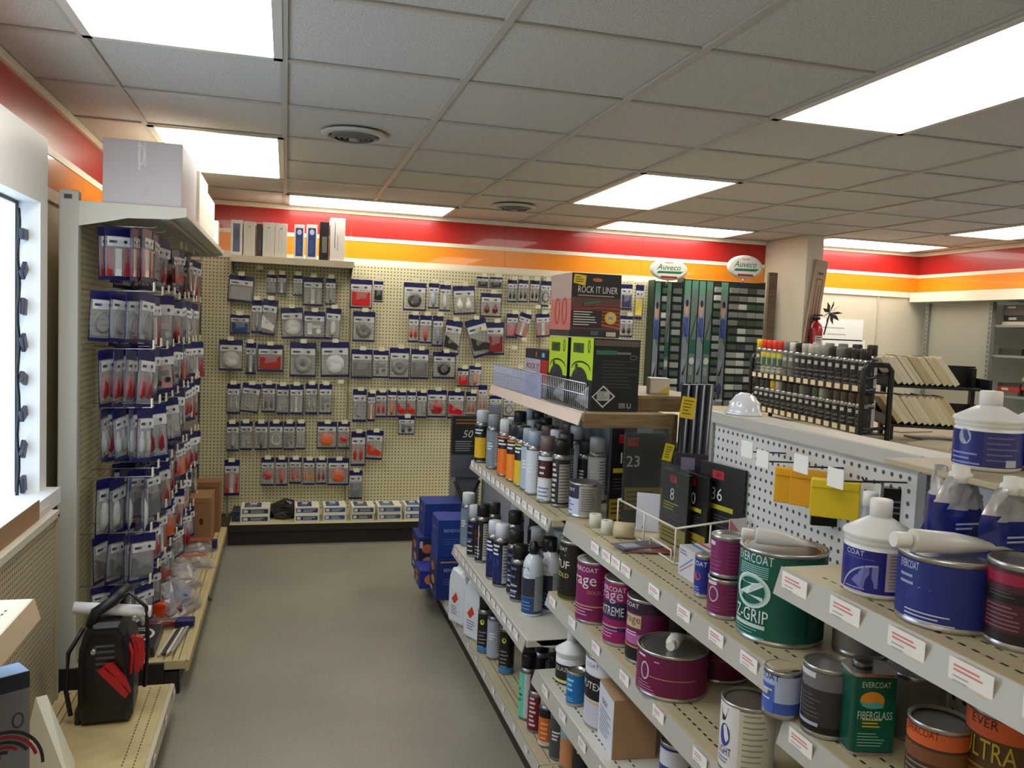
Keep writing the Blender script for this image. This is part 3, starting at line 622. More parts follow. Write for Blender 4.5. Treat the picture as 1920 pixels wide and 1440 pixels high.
dk = MB().bbox(LX, 3.655, .11, -.376, 6.0, BASE, LTAN, .004).build('base_deck', ul)
MB().prism([(-.376, .152), (-.362, .146), (-.362, .105), (-.376, .10)], 3.656, 5.99, mat((188, 172, 124), .45)).build('front_lip', dk)
P = PR(flatz(0, 0, BASE+.0004, .00005))
for q in (.03, .055, .09): P.rect(-.376-q, 3.66, -.376-q+.004, 5.98, (96, 80, 52), 1)
P.build('groove_lines', dk)
MB().tube([(-.36, 4.55, .12), (-.345, 4.55, .12)], .014, mat((70, 70, 66), .4), 12).build('lip_bolt', dk)
MB().prism([(3.66, .10), (3.72, .10), (3.70, 0), (3.67, 0)], -.43, -.40, BLACK, 'x').build('foot', ul)
tsz = EYE+.43; b = MB().bbox(LX-.005, 3.66, tsz-.03, -.405, 5.78, tsz, mat((200, 196, 182), .4), .003).build('top_shelf', ul)
for y in (3.655, 5.775): MB().prism([(LX-.01, tsz+.001), (-.40, tsz+.001), (-.40, tsz-.035), (-.46, tsz-.048), (-.62, tsz-.055), (-.70, tsz-.075), (LX-.01, tsz-.10)], y, y+.004, mat((206, 202, 190), .4)).build('end_bracket', b)
for x in (-.76, -.49): MB().lathe([(.004, 3.653), (.004, 3.6545)], BLACK, 10, (x, -(tsz-.018)), 'y').build('bracket_hole', b)
MB().box(-.50, 3.7, tsz-.05, -.47, 5.7, tsz-.031, mat((150, 146, 130), .4)).build('stiffener', b)
# rows of hooks: z of wire and list of columns
LROWS = [EYE+.345, EYE+.08, EYE-.16, EYE-.41, EYE-.70, EYE-.93, EYE-1.15]
LH = [.23, .245, .235, .26, .235, .22, .19]
cols = [3.765+.215*i for i in range(10)]
names7 = ['top', 'second', 'third', 'fourth', 'fifth', 'sixth', 'lowest']
MR, MO = (158, 40, 40), (204, 92, 36)  # muted red and orange; the rack's shade is mixed into these colours
palette = [(MR, 'bulbs'), (CL, 'bracket'), (DR, 'strips'), (WH, 'oval'), (GR, 'block'), (MR, 'strips'), (CL, 'coil'), (DR, 'bulbs'), (GR, 'wedge'), (MR, 'wedge'), (GR, 'coil'), (DK, 'bracket'), (CL, 'bulbs')]
hk = None; TAGC = mat((226, 220, 176), .5)
wire = MB().tube([(0, 0, 0), (.27, 0, .006), (.28, 0, .014)], .0028, STEEL, 6).build('wire', None); wire_me = wire.data; bpy.data.objects.remove(wire)
tg = MB().box(.272, -.016, .006, .2745, .016, .044, TAGC).box(.2695, -.016, .006, .272, .016, .044, PAPER).build('price_tag', None); tag_me = tg.data; bpy.data.objects.remove(tg)
rng = random.Random(3)
for ri, z in enumerate(LROWS):
    for ci, y in enumerate(cols):
        if ri == 0 and ci in (3, 6, 8): continue
        yy = y+rng.uniform(-.035, .035); zz = z+rng.uniform(-.012, .012)-(.02*(ci-2) if ri > 3 else 0)*.25
        t = thing('peg_hook', 'tagged wire hook, left rack %s row, %s peg from post' % (names7[ri], ORD[ci]), 'hook', (LX-.004, yy, zz), 0, 'hooks on the left rack')
        link('wire', wire_me, t); 
        if not (ri == 0 and ci < 3): link('price_tag', tag_me, t)
        c, kd = palette[rng.randrange(len(palette))]
        if ri in (2, 4, 5) and ci in (3, 6): c, kd = MO, 'block'
        w_ = rng.uniform(.09, .125); h_ = LH[ri]*rng.uniform(.82, 1.05)
        nb = 4 if ci < 5 else (3 if ci < 7 else 2)
        for k in range(nb):
            dx = .245-k*.052-rng.uniform(0, .012)
            ang = PI/2+rng.uniform(-.6, .15)-(.4 if rng.random() < .35 else 0)
            b_ = thing('hanging_bag', '%s part bag, left rack %s row, %s peg from post, %s' % (cname(c), names7[ri], ORD[ci], ('outermost', 'second in', 'third in', 'innermost')[k]), 'bagged part', (LX+dx, yy, zz-.002), 0, None, (rng.uniform(-.05, .05), rng.uniform(-.12, .12), ang))
            make_bag(b_, w_, h_, kd, c, share='L%d_%d' % (ri, int(w_*100)) if False else 'w%.3f' % w_)
# ---- cartons on the rack's top shelf
def tape(P, w, h): P.rect(w*.44, h*.55, w*.47, h*.98, (216, 214, 206)); P.rect(w*.52, h*.6, w*.54, h*.98, (214, 212, 204)); P.ring(w*.48, h*.78, .012, .04, .004, (228, 226, 220)); P.text('C', w*.55, h*.2, .022, (176, 172, 172))
carton('large_carton', 'large pale grey carton with strips of tape on the end of the rack top shelf', 'box', -.715, 3.665, tsz+.0012, .295, .55, .255, (196, 190, 192), front=tape, bev=.002)
t = thing('carton_flap', 'dark parted lid gap', 'box') if False else None
carton('large_carton', 'tall white carton standing behind the pale grey one on the rack shelf', 'box', -.60, 4.26, tsz+.0012, .19, .42, .25, (234, 230, 214))
carton('large_carton', 'white carton at the aisle edge of the rack shelf', 'box', -.585, 4.72, tsz+.0012, .175, .4, .21, (236, 234, 220))
carton('small_carton', 'small white carton at the far end of the rack top shelf', 'box', -.60, 5.45, tsz+.0012, .185, .1, .15, (232, 228, 214))
# ---- goods on the rack's deck
def brown(P, w, h): P.ell(w*.72, h*.5, .012, .022, (60, 40, 26)); P.rect(w*.1, h*.88, w*.9, h*.9, (120, 84, 52))
carton('cardboard_box', 'brown cardboard box with hand hole, nearer one at the rack corner', 'box', -.64, 5.52, BASE+.001, .21, .28, .30, (146, 108, 72), front=brown, rough=.7)
carton('cardboard_box', 'brown cardboard box behind the nearer one, against the pegboard corner', 'box', -.60, 5.84, BASE+.001, .2, .15, .34, (138, 100, 66), front=brown, rough=.7)
carton('small_carton', 'small tan carton half hidden behind the rack bags at the corner', 'box', -.78, 5.6, BASE+.001, .12, .2, .4, (150, 124, 90), rough=.7)
def lump(name, label, cat, x, y, z, a, bb, h, m, parts=(), rz=0, seed=1, rough_=.25):
    rr = random.Random(seed); t = thing(name, label, cat, (x, y, z), rz); b = MB(); n = 18; L = 9; vs = []
    ph = [rr.uniform(0, 6) for _ in range(4)]
    for j in range(L):
        v = j/(L-1); s_ = math.cos(v*PI/2)**.5 if j < L-1 else .03
        for i in range(n):
            q = 2*PI*i/n; k = 1+rough_*(.5*math.sin(2*q+ph[0])+.5*math.sin(5*q+ph[1]+v*4))+rr.uniform(-.07, .07)
            vs.append((a*s_*k*math.cos(q), bb*s_*k*math.sin(q), h*v*(1+.18*math.sin(3*q+ph[2])*(v < .95))))
    b.raw(vs, [(j*n+i, j*n+(i+1) % n, (j+1)*n+(i+1) % n, (j+1)*n+i) for j in range(L-1) for i in range(n)]+[tuple(range(n))[::-1]], m, False); b.build('plastic_wrap', t); return t
CLR = film((205, 200, 205), .42)
t = lump('bagged_lamp', 'clear bag with a blue box and orange lamp on the rack deck', 'bagged part', -.52, 4.32, BASE, .12, .19, .14, CLR, seed=4)
MB().bbox(-.03, -.08, .03, .09, .05, .10, mat((70, 104, 150), .35), .012).build('blue_box', t); MB().bbox(-.08, -.15, .004, .0, -.06, .075, mat((226, 70, 30), .3), .012).build('orange_lamp', t); MB().bbox(.01, -.14, .004, .07, -.085, .05, mat((110, 50, 36), .3), .008).build('red_lamp', t)
MB().tube([(-.09, 0, .02), (-.11, .08, .06), (-.05, .12, .09), (.03, .1, .1)], .007, mat((60, 50, 60), .4)).build('cable', t)
t = lump('bagged_part', 'grey clear bag with a black pointed part on the rack deck', 'bagged part', -.53, 4.72, BASE, .11, .14, .11, CLR, seed=9)
MB().prism([(-.13, .03), (-.02, .05), (.03, .03), (-.02, .015)], -.02, .03, BLACK).build('pointed_part', t); MB().tube([(-.03, -.05, .07), (.02, .02, .09), (.07, .06, .05)], .012, mat((110, 96, 104), .4)).build('hose', t)
t = lump('bagged_part', 'flat clear bag with navy header and red text on the rack deck', 'bagged part', -.50, 5.08, BASE, .13, .13, .06, CLR, seed=12)
MB().bbox(-.24, -.07, .01, -.12, .07, .03, NAVY, .003).box(-.20, -.06, .031, -.13, .06, .032, WHITE).build('header_card', t); MB().box(-.05, -.04, .062, .08, 0, .064, mat((186, 90, 70), .5)).build('red_print', t)
t = lump('bagged_part', 'shiny clear bag with blue corners, farthest on the rack deck', 'bagged part', -.50, 5.38, BASE, .12, .10, .075, CLR, seed=15)
MB().bbox(-.13, -.04, .02, -.05, .04, .09, NAVY, .004).bbox(.09, -.03, .02, .12, .02, .07, NAVY, .004).build('header_card', t); MB().bbox(-.04, -.05, .074, .09, .03, .078, mat((150, 76, 60), .5), .001).build('red_print', t)
t = thing('wiper_pack', 'flat stack of black packs with a white round emblem and red mark', 'package', (-.755, 3.70, BASE))
for k in range(3): MB().bbox(.0, .0, k*.016+.001, .25, .28, k*.016+.015, mat((34+6*k, 36+6*k, 38+6*k), .3, coat=.5), .004).build('pack', t)
P = PR(flatz(0, 0, .0482)); P.ring(.16, .15, .07, .085, .012, (214, 214, 210)); P.ring(.16, .15, .05, .06, .012, (196, 196, 194), a0=.4, a1=4.2); P.rect(.12, .13, .19, .15, (206, 206, 204)); P.poly([(.03, .2), (.07, .26), (.03, .26)], (190, 40, 36)); P.build('top_print', t)
for k in range(4):
    o = MB().box(0, 0, 0, .012, .30, .008, mat([(196, 190, 170), (52, 54, 60), (206, 200, 186), (150, 150, 150)][k], .4)).build('wiper_blade', t); o.location = (.26+.018*k, .0, .004+.004*k); o.rotation_euler = (0, 0, -.10)
t = thing('parts_bag', 'rolled navy and red parts bag lying across the wiper packs', 'bagged part', (-.74, 4.02, BASE+.002), 0)
MB().tube([(0, 0, .02), (.1, .02, .025), (.2, .015, .022), (.3, .03, .02)], .018, mat((110, 30, 44), .3, coat=.5), 8).build('rolled_film', t); MB().bbox(.28, .005, .006, .36, .06, .04, NAVY, .006).build('header_card', t); MB().bbox(.02, -.01, .04, .12, .03, .045, WHITE, .001).build('card_label', t)
# ================================================================== WINDOW-SIDE LOW UNIT
uw = thing('window_shelf_unit', 'low tan slatted display unit below the window sill', 'shelf unit', (0, 0, 0))
SLAT = mat((176, 164, 138), .5, kind='peg_yz0.02')
MB().box(-.86, 2.215, BASE, -.80, 3.34, EYE-.76, SLAT).build('slotted_panel', uw)
MB().box(-.86, 1.0, BASE, -.80, 2.205, EYE-.76, SLAT).build('slotted_panel', uw)
MB().box(-.885, 3.34, .06, -.79, 3.36, EYE-.75, mat((170, 160, 136), .5)).build('end_frame', uw)
MB().box(-.945, 1.0, EYE-.76, -.79, 3.36, EYE-.735, mat((206, 200, 184), .45)).build('top_ledge', uw)
MB().box(-.86, 1.0, 0, -.46, 3.40, .10, DBROWN).build('kick_plate', uw)
dk = MB().bbox(-.80, 1.0, .105, -.405, 3.425, BASE, LTAN, .004).build('base_deck', uw)
MB().prism([(-.405, .151), (-.392, .147), (-.386, .108), (-.405, .106)], 1.0, 3.424, mat((186, 176, 150), .4)).build('price_rail', dk)
for y in (3.36, 3.14, 2.86): price_tag(dk, -.3855, y, .130, (0, 0, PI/2), .04, .03)
P = PR(flatz(0, 0, BASE+.0004, .00005))
for q in range(70):
    for off in (.035, .07): P.rect(-.405-off-.002, 1.9+q*.0215, -.405-off+.002, 1.9+q*.0215+.012, (70, 52, 34), 1)
for off in (.33, .355): P.rect(-.405-off, 2.0, -.405-off+.004, 3.4, (96, 76, 50), 1)
o = P.build('slot_row', dk); o['kind'] = 'stuff'
s_ = shelf_x(uw, -.575, -.80, 1.2, 2.21, EYE-.70, mat((214, 206, 184), .5), (), 'shelf', railh=.05, thick=.03, bracket=.03, facing=1, railm=mat((196, 176, 146), .4))
carton('cardboard_box', 'white topped cardboard box lying on the ledge under the window', 'box', -.945, 2.50, EYE-.7345, .13, .70, .07, (150, 116, 84), topc=(232, 236, 246), rough=.7)
carton('cardboard_box', 'small white carton behind the cardboard box on the window ledge', 'box', -.93, 3.22, EYE-.7345, .11, .13, .02, (206, 198, 184), rough=.7)
def cables(P, w, h):
    P.rect(.0, 0, w, h, (120, 118, 124)); P.rect(0, h*.93, w, h, (40, 44, 60)); P.ring(w*.88, h*.8, .014, .02, .005, (60, 60, 66))
    for k in range(7): P.ring(w*.7, h*.58, .10-.012*k, .11-.012*k, .008, (150-8*k, 30, 44) if k % 2 else (40, 34, 40), a0=.3*k, a1=4+.3*k)
carton('cable_pack', 'clear plastic box of red and black jumper cables with a blue top', 'box', -.762, 2.076, BASE+.001, .22, .07, .572, (96, 98, 108), front=cables, topc=(150, 180, 222), rz=.6)
t = thing('paper_cone', 'folded white paper sheet standing like a tent on the near tan deck', 'paper', (-.665, 2.70, BASE+.001), -.15)
MB().raw([(-.095, 0, 0), (.085, -.03, 0), (.02, .16, 0), (-.05, .04, .27), (-.03, .07, .265)], [(0, 1, 3), (1, 2, 4), (1, 4, 3), (2, 0, 3), (2, 3, 4)], mat((228, 224, 210), .6)).build('folded_sheet', t)
MB().raw([(-.05, -.012, .001), (-.03, -.03, .045), (.0, -.02, .001), (.0, -.05, .001)], [(0, 1, 3), (1, 2, 3)], mat((238, 236, 228), .6)).build('torn_flap', t)
# ---- jump starter
t = thing('jump_starter', 'upright black jump starter with red clamps and looped black cables', 'jump starter', (-.585, 3.17, BASE+.001), .05)
BK = mat((22, 22, 26), .42)
prof = [(-.075, .0), (.075, .0), (.088, .03), (.09, .16), (.086, .27), (.07, .33), (.045, .365), (-.045, .365), (-.07, .33), (-.086, .27), (-.09, .16), (-.088, .03)]
def rounded(mb, prof, y0, y1, m, inset=.018):
    c = (sum(p[0] for p in prof)/len(prof), sum(p[1] for p in prof)/len(prof)); n = len(prof)
    ins = [(p[0]+(c[0]-p[0])*.16, p[1]+(c[1]-p[1])*.09+(.0 if p[1] > .02 else .0)) for p in prof]
    vs = [(x, y0, z) for x, z in ins]+[(x, y0+inset, z) for x, z in prof]+[(x, y1-inset, z) for x, z in prof]+[(x, y1, z) for x, z in ins]
    fs = [tuple(range(n)), tuple(range(4*n-1, 3*n-1, -1))]
    for k in range(3): fs += [(k*n+i, k*n+(i+1) % n, (k+1)*n+(i+1) % n, (k+1)*n+i) for i in range(n)]
    mb.raw(vs, fs, m, False)
b = MB(); rounded(b, prof, -.07, .13, BK); b.build('case', t)
b = MB(); rounded(b, [(p[0]*.8, .05+p[1]*.8) for p in prof], -.078, -.066, mat((14, 14, 16), .25), .004); b.build('front_panel', t)
for k in range(5): MB().bbox(-.03, -.081, .20+.021*k, .03, -.077, .208+.021*k, mat((70, 74, 76), .4), .001).build('vent_rib', t)
MB().tube([(-.05, -.04, .35), (-.035, -.045, .40), (.02, -.04, .435), (.05, .05, .45), (.03, .10, .40), (.02, .11, .35)], .019, BK, 12).build('carry_handle', t)
MB().tube([(-.08, .0, .33), (-.125, -.02, .25), (-.13, -.03, .12), (-.115, -.03, .03)], .008, BK, 8).build('black_cable', t)
MB().tube([(.02, 0, .42), (.07, -.03, .46), (.125, -.02, .40), (.13, 0, .25), (.12, .0, .1)], .007, BK, 8).build('black_cable', t)
def clamp(x, z, ang, nm='red_clamp'):
    o = MB(); RDm = mat((176, 22, 30), .35)
    o.prism([(0, .0), (.022, .0), (.034, -.07), (.03, -.13), (.012, -.135), (.006, -.07)], -.012, .012, RDm).prism([(.028, .0), (.05, -.01), (.052, -.08), (.036, -.13), (.034, -.07)], -.012, .012, RDm)
    o.lathe([(.008, -.016), (.008, .016)], STEEL, 12, (.03, .065), 'y')
    q = o.build(nm, t); q.location = (x, -.095, z); q.rotation_euler = (0, ang, 0); return q
clamp(-.02, .21, -.62); q = clamp(.065, .30, -.1); q.location.y = -.03
MB().tube([(.06, -.05, .32), (.085, -.06, .25), (.08, -.07, .18)], .006, mat((176, 22, 30), .35)).build('red_cable', t)
MB().bbox(-.10, -.05, 0, -.082, .06, .055, BK, .006).build('side_foot', t)
t2 = thing('paper_roll', 'rolled white paper tucked through the handle of the jump starter', 'paper', (-.585, 3.17, BASE+.392), .0)
MB().lathe([(.021, -.115), (.021, .14), (.0195, .14), (.0195, -.115), (.021, -.115)], mat((232, 232, 236), .6), 28, (0.055, .0), 'x').build('paper_tube', t2)
for o in t2.children: o.rotation_euler = (0, .10, .0); o.location = (0, -.05, .0)
# cord with dark clips in the window
t = thing('string_of_lights', 'dark cord with small clips hanging inside the window', 'cord', (WX0+.02, 3.37, 0))
MB().tube([(0, .012*math.sin(i*1.3), WNZ1-.03-i*.045) for i in range(24)], .006, BLACK, 6).build('cord', t)
for k in range(8):
    o = MB().bbox(-.008, -.03, -.02, .008, .03, .02, mat((48, 52, 70), .4), .004).build('clip', t); o.location = (.012, .02, WNZ1-.12-k*.13); o.rotation_euler = (k*.7, 0, 0)
# ================================================================== GOODS ON THE RIGHT RUN
def base_at(xc, yb, z, r):
    p = onZ(xc, yb, z); d = math.hypot(p.x, p.y); return p.x+p.x/d*r, p.y+p.y/d*r
def depth_of(p): return (p-Vector((0, 0, EYE))).dot(CF)
def fit(x0, x1, yt, yb, z):
    """base circle radius, centre and height of an upright round thing seen between these pixels, standing on level z"""
    xc = (x0+x1)/2; p = onZ(xc, yb, z); r = (x1-x0)/2/F*depth_of(p)
    for _ in range(3):
        d = math.hypot(p.x, p.y); r = (x1-x0)/2/F*(depth_of(p)+r)
    q = onD(xc, yt, math.hypot(p.x, p.y)); x, y = base_at(xc, yb, z, r); return x, y, r, q.z-z
def fcan(x0, x1, yt, yb, z, label, **k):
    x, y, r, h = fit(x0, x1, yt, yb, z+.0006); return paint_can(x, y, z+.0006, r, h, label, **k)
# ---- spray cans on the upper tan shelf (front row follows the photo, back rows fill in)
ZC = .9806
def sp(xc, yb, z, label, x=None, **k):
    x0, y0 = base_at(xc, yb, z, .033); return spray_can(x0, y0, z, label, **k)
def oran(c2, blk=.62):
    def f(P, r, h): P.rect(-r*1.6, h*.12, r*.9, h*blk, c2); P.rect(-r*1.6, h*(blk), r*.9, h*.86, (24, 24, 28)); P.lines(-r*.9, h*.82, r*.5, 2, .014, (225, 225, 225), .5); P.rect(r*.95, .016, r*2, h-.03, (214, 214, 212)); P.lines(r, h-.035, r*1.9, 11, .012, (100, 100, 100))
    return f
front = [(902,868,(24,24,28),(200,208,214),oran((228,182,30)),'yellow and black spray can with pale cap, farthest in the front row'),
 (924,880,(128,142,154),(140,150,162),None,'silver blue spray can with dark top band next to the yellow one'),
 (946,894,(236,110,26),(206,212,216),oran((238,116,26)),'orange spray can with light grey cap, upper tan shelf'),
 (963,904,(238,140,30),(48,50,58),oran((240,140,36),.6),'light orange spray can with charcoal cap, upper tan shelf'),
 (978,913,(222,178,40),(44,48,56),oran((226,184,40),.55),'narrow looking yellow spray can with charcoal cap beside the orange cans'),
 (990,920,(168,184,204),(150,160,172),None,'pale blue silver spray can beside the yellow one'),
 (1000,929,(206,212,220),(150,166,184),None,'white spray can with steel blue cap, upper tan shelf'),
 (1023,944,(216,220,228),(112,96,98),lambda P, r, h: (P.rect(-r*2, h*.48, r*2, h*.82, (60, 24, 26)), P.lines(-r*.6, h*.7, r*.4, 3, .02, (220, 200, 200), .35), P.lines(-r*.7, h*.3, r*.6, 4, .014, (120, 130, 150))),'white spray can with dark red band and brown grey cap'),
 (1049,952,(34,26,26),(22,20,20),lambda P, r, h: (P.lines(-r*.75, h*.82, -r*.1, 8, .018, (196, 190, 186), .5), P.rect(r*.15, .018, r*1.5, h-.035, (170, 166, 160)), P.lines(r*.2, h-.04, r*1.4, 12, .011, (90, 86, 84))),'tallest near black spray can with grey back label, beside the tin')]
for xc, yb, bc, cc, fn, lb in front: sp(xc, yb, ZC, lb, body=bc, cap=cc, pr=fn, h=.225, turn=-.35)
capcols = [(200, 206, 210), (44, 46, 52), (60, 58, 62), (150, 160, 170), (30, 30, 32), (110, 96, 98), (206, 210, 214), (70, 70, 74)]
k = 0
for j in range(2):
    for i in range(9):
        y = 3.68-i*.107; x = 1.02+.085*j
        if j == 0 and i == 8: continue
        spray_can(x, y+random.uniform(-.01, .01), ZC, '%s capped can, %s row on the upper tan shelf, %s along' % ({0: 'pale', 1: 'charcoal', 2: 'dark grey', 3: 'steel', 4: 'black', 5: 'brownish', 6: 'whitish', 7: 'smoky'}[k % 8], ('second', 'third')[j], ORD[i]), body=random.choice([(30, 30, 34), (120, 134, 150), (190, 196, 204), (40, 30, 32)]), cap=capcols[k % 8], h=random.choice((.2, .225, .24)), turn=-.3); k += 1
fcan(1065, 1126, 908, 972, ZC, 'grey metal tin with white and navy label at the end of the spray can shelf', body=(170, 168, 166), turn=-.5, pr=lambda P, r, h: (P.rect(-r*1.5, .01, r*.1, h-.01, (190, 200, 222)), P.rect(-r*1.5, h*.55, r*.1, h*.93, (34, 36, 48)), P.text('OXY', -r*.5, h*.8, .011, (235, 235, 235)), P.lines(-r*1.2, h*.45, -r*.2, 4, h*.08, (70, 80, 150)), P.lines(r*.25, h*.85, r*1.2, 10, h*.07, (100, 98, 98))))
# bluish jugs stored behind the cans
for k, (x, y) in enumerate(((1.13, 3.56), (1.13, 3.36), (1.13, 3.18))):
    pass
# ---- white shelf: spray cans and bottles
ZW = .5806
def blue_lab(P, r, h): P.rect(-r*1.7, h*.1, r*.4, h*.7, (30, 40, 96)); P.ell(-r*.5, h*.5, r*.5, r*.5, (60, 110, 210)); P.lines(-r*.9, h*.85, r*.2, 3, .016, (225, 228, 240), .5); P.rect(r*.5, .016, r*1.8, h-.03, (200, 202, 206)); P.lines(r*.6, h-.035, r*1.7, 10, .013, (100, 104, 112))
def orange_lab(P, r, h): P.ell(-r*.5, h*.6, r*.55, h*.1, (232, 104, 50)); P.lines(-r*1.0, h*.35, r*.1, 4, .014, (160, 160, 170), .4); P.rect(r*.45, .012, r*1.9, h-.03, (208, 206, 202)); P.lines(r*.5, h-.035, r*1.8, 13, .011, (96, 96, 96)); P.rect(-r*.2, .02, -r*.1, h-.04, (220, 220, 224))
def black_lab(P, r, h): P.lines(-r*.8, h*.8, r*.1, 4, .03, (90, 104, 170), .3); P.lines(-r*.7, h*.4, r*.3, 3, .02, (190, 192, 200), .3); P.rect(r*.7, .014, r*1.9, h-.03, (150, 146, 140))
for xc, yb, bc, cc, fn, lb, hh in ((875,1025,(120,138,156),(206,214,218),None,'blue grey spray can with white cap, far end of the white shelf',.235),
  (888,1045,(28,28,34),(200,204,208),black_lab,'dark spray can with pale cap tucked behind the orange logo can',.215),
  (903,1056,(24,24,28),(30,28,28),orange_lab,'black spray can with orange oval logo and grey back label',.24),
  (925,1088,(24,26,36),(214,218,228),blue_lab,'black spray can with blue splash and white cap, nearer pair, farther one',.225),
  (938,1102,(22,24,40),(222,226,236),blue_lab,'black spray can with blue splash and white cap, nearer one of the pair',.235),
  (964,1117,(26,26,32),(30,32,34),black_lab,'black capped spray can behind the shorter black one on the white shelf',.235),
  (971,1130,(26,26,30),(26,28,30),black_lab,'short all black spray can in front on the white shelf',.20)):
    sp(xc, yb, ZW, lb, body=bc, cap=cc, pr=fn, h=hh, turn=-.4)
for k, (x, y, cc, hh) in enumerate(((.93, 3.62, (60, 58, 56), .22), (1.01, 3.52, (206, 210, 210), .235), (.95, 3.34, (52, 50, 48), .24), (1.03, 3.3, (70, 64, 60), .24), (.98, 3.1, (210, 214, 216), .23), (1.07, 3.1, (204, 208, 210), .21), (.97, 2.92, (34, 30, 30), .235), (1.05, 2.86, (30, 28, 28), .22), (1.1, 3.5, (44, 44, 46), .22))):
    spray_can(x, y, ZW, '%s capped can at the back of the white shelf, %s along' % ('pale' if cc[0] > 150 else 'dark', ORD[k]), body=(34, 34, 38), cap=cc, h=hh, turn=-.3)
def dome_bottle(xc, yb, z, label, r=.034, h=.25):
    x, y = base_at(xc, yb, z, r); t = thing('spray_bottle', label, 'bottle', (x, y, z), aim(x, y, -.3))
    MB().lathe([(r*.95, 0), (r, .005), (r, h*.62), (r*.96, h*.70), (r*.80, h*.77), (r*.5, h*.82), (r*.42, h*.83)], mat((206, 216, 226), .25, coat=.5), 32).build('bottle_body', t)
    MB().lathe([(r*.44, h*.815), (r*.46, h*.9), (r*.3, h*.985), (.0001, h)], BLACK, 20).build('nozzle', t)
    P = PR(cyl(r*1.008), r*.14); R = PI*r
    P.rect(-R, .01, R, h*.26, (36, 72, 128)); P.rect(-R, h*.265, R, h*.52, (44, 48, 72)); P.poly([(-r*1.2, h*.52), (r*.3, h*.52), (-r*.2, h*.66), (-r*.8, h*.66)], (36, 52, 104)); P.poly([(-r, h*.27), (r*.5, h*.27), (-r*.2, h*.42)], (70, 66, 88))
    P.lines(-r*.7, h*.6, r*.1, 2, .016, (226, 232, 240), .4); P.lines(-r*.8, h*.2, r*.2, 3, .012, (120, 160, 210), .3); P.rect(r*.5, .02, r*1.5, h*.55, (150, 156, 160))
    P.build('label', t); return t
dome_bottle(996, 1157, ZW, 'white domed bottle with blue label and black nozzle at the shelf edge', .0375, .265)
dome_bottle(1030, 1149, ZW, 'domed white and blue bottle behind the nearer one beside the price rail', .034, .262)
# ---- base deck of the run
ZB = .1506
def flatjug(xc, yb, wpx, yt, label, rz):
    p = onZ(xc, yb, ZB); x, y = p.x+.03, p.y+.03
    h = .30; t = thing('oil_jug', label, 'jug', (x, y, ZB), rz); Wm = mat((226, 232, 240), .35)
    b = MB(); prof = [(-.062, 0), (.062, 0), (.068, .012), (.068, .20), (.055, .245), (.035, .262), (-.02, .275), (-.045, .27), (-.062, .24), (-.068, .2), (-.068, .012)]
    rounded(b, prof, -.045, .045, Wm, .012); b.build('jug_body', t)
    MB().tube([(.050, 0, .24), (.02, 0, .292), (-.02, 0, .298), (-.05, 0, .25)], .011, Wm, 8).build('handle', t)
    MB().lathe([(.017, .25), (.019, .253), (.019, .287), (.0001, .288)], mat((225, 228, 232), .4), 20, (.045, 0)).build('cap', t)
    P = PR(flat(0, -.0452, 0)); P.rect(-.045, .04, .045, .17, (222, 226, 232)); P.poly([(-.035, .12), (.0, .16), (.02, .13), (-.012, .10)], (206, 60, 50)); P.lines(-.035, .09, .03, 4, .012, (120, 130, 160), .4); P.build('front_label', t)
    return t
flatjug(858, 1172, 27, 1053, 'white plastic jug with handle, farther one of two by the blue boxes', -1.15)
flatjug(888, 1202, 32, 1065, 'white plastic jug with red and black label, nearer one of two', -1.15)
for xc, yb, bc, cc, hh, lb in ((907,1226,(28,28,36),(24,24,26),.235,'black spray can with green and blue foot next to the white jug'),
  (925,1238,(170,178,196),(20,20,24),.23,'black capped spray can showing its pale back label on the base deck'),
  (948,1266,(24,24,28),(20,20,22),.24,'black spray can with yellow dot and blue foot on the base deck')):
    sp(xc, yb, ZB, lb, body=bc, cap=cc, h=hh, turn=-.2, pr=(lambda P, r, h: (P.rect(-r*3, .008, r*3, .03, (60, 130, 190)), P.ell(-r*.2, h*.72, .010, .012, (214, 214, 50)), P.lines(-r*.7, h*.5, r*.5, 5, .016, (150, 150, 160), .3))) if bc[0] < 100 else None)
sp(987, 1352, ZB, 'mint and white tall tube can below the rounded shelf end', body=(206, 216, 222), cap=(24, 24, 26), h=.235, turn=-.2, pr=lambda P, r, h: (P.rect(-r*1.9, .01, -r*.25, h*.9, (96, 206, 176)), P.lines(-r*1.2, h*.6, -r*.4, 3, .02, (40, 90, 80), .4)))
sp(1004, 1376, ZB, 'maroon can with white vertical lettering beside the mint one', body=(110, 24, 44), cap=(90, 20, 36), h=.19, turn=-.2, pr=lambda P, r, h: (P.lines(-r*.7, h*.85, r*.1, 7, .016, (225, 200, 205), .5),))
sp(1024, 1404, ZB, 'orange and black can with white cap and foot on the base deck', body=(214, 108, 44), cap=(222, 222, 232), h=.185, turn=-.2, r=.031, pr=lambda P, r, h: (P.rect(-r*3.1, .008, r*3.1, .022, (214, 214, 214)), P.rect(-r*3.1, h*.72, r*3.1, h*.92, (24, 24, 30)), P.lines(-r*.6, h*.6, r*.4, 5, .017, (240, 180, 130), .35)))
sp(1046, 1428, ZB, 'dark grey spray can next to the orange and black can', body=(70, 74, 80), cap=(44, 46, 48), h=.2, turn=-.2)
sp(1066, 1446, ZB, 'pale blue and tan can at the near base deck', body=(206, 140, 96), cap=(176, 196, 216), h=.215, turn=-.2, pr=lambda P, r, h: (P.rect(-r*3.1, h*.6, r*3.1, h*.95, (150, 180, 206)),))
sp(1090, 1460, ZB, 'dark green capped can partly cut by the frame on the base deck', body=(26, 40, 42), cap=(20, 30, 32), h=.215)
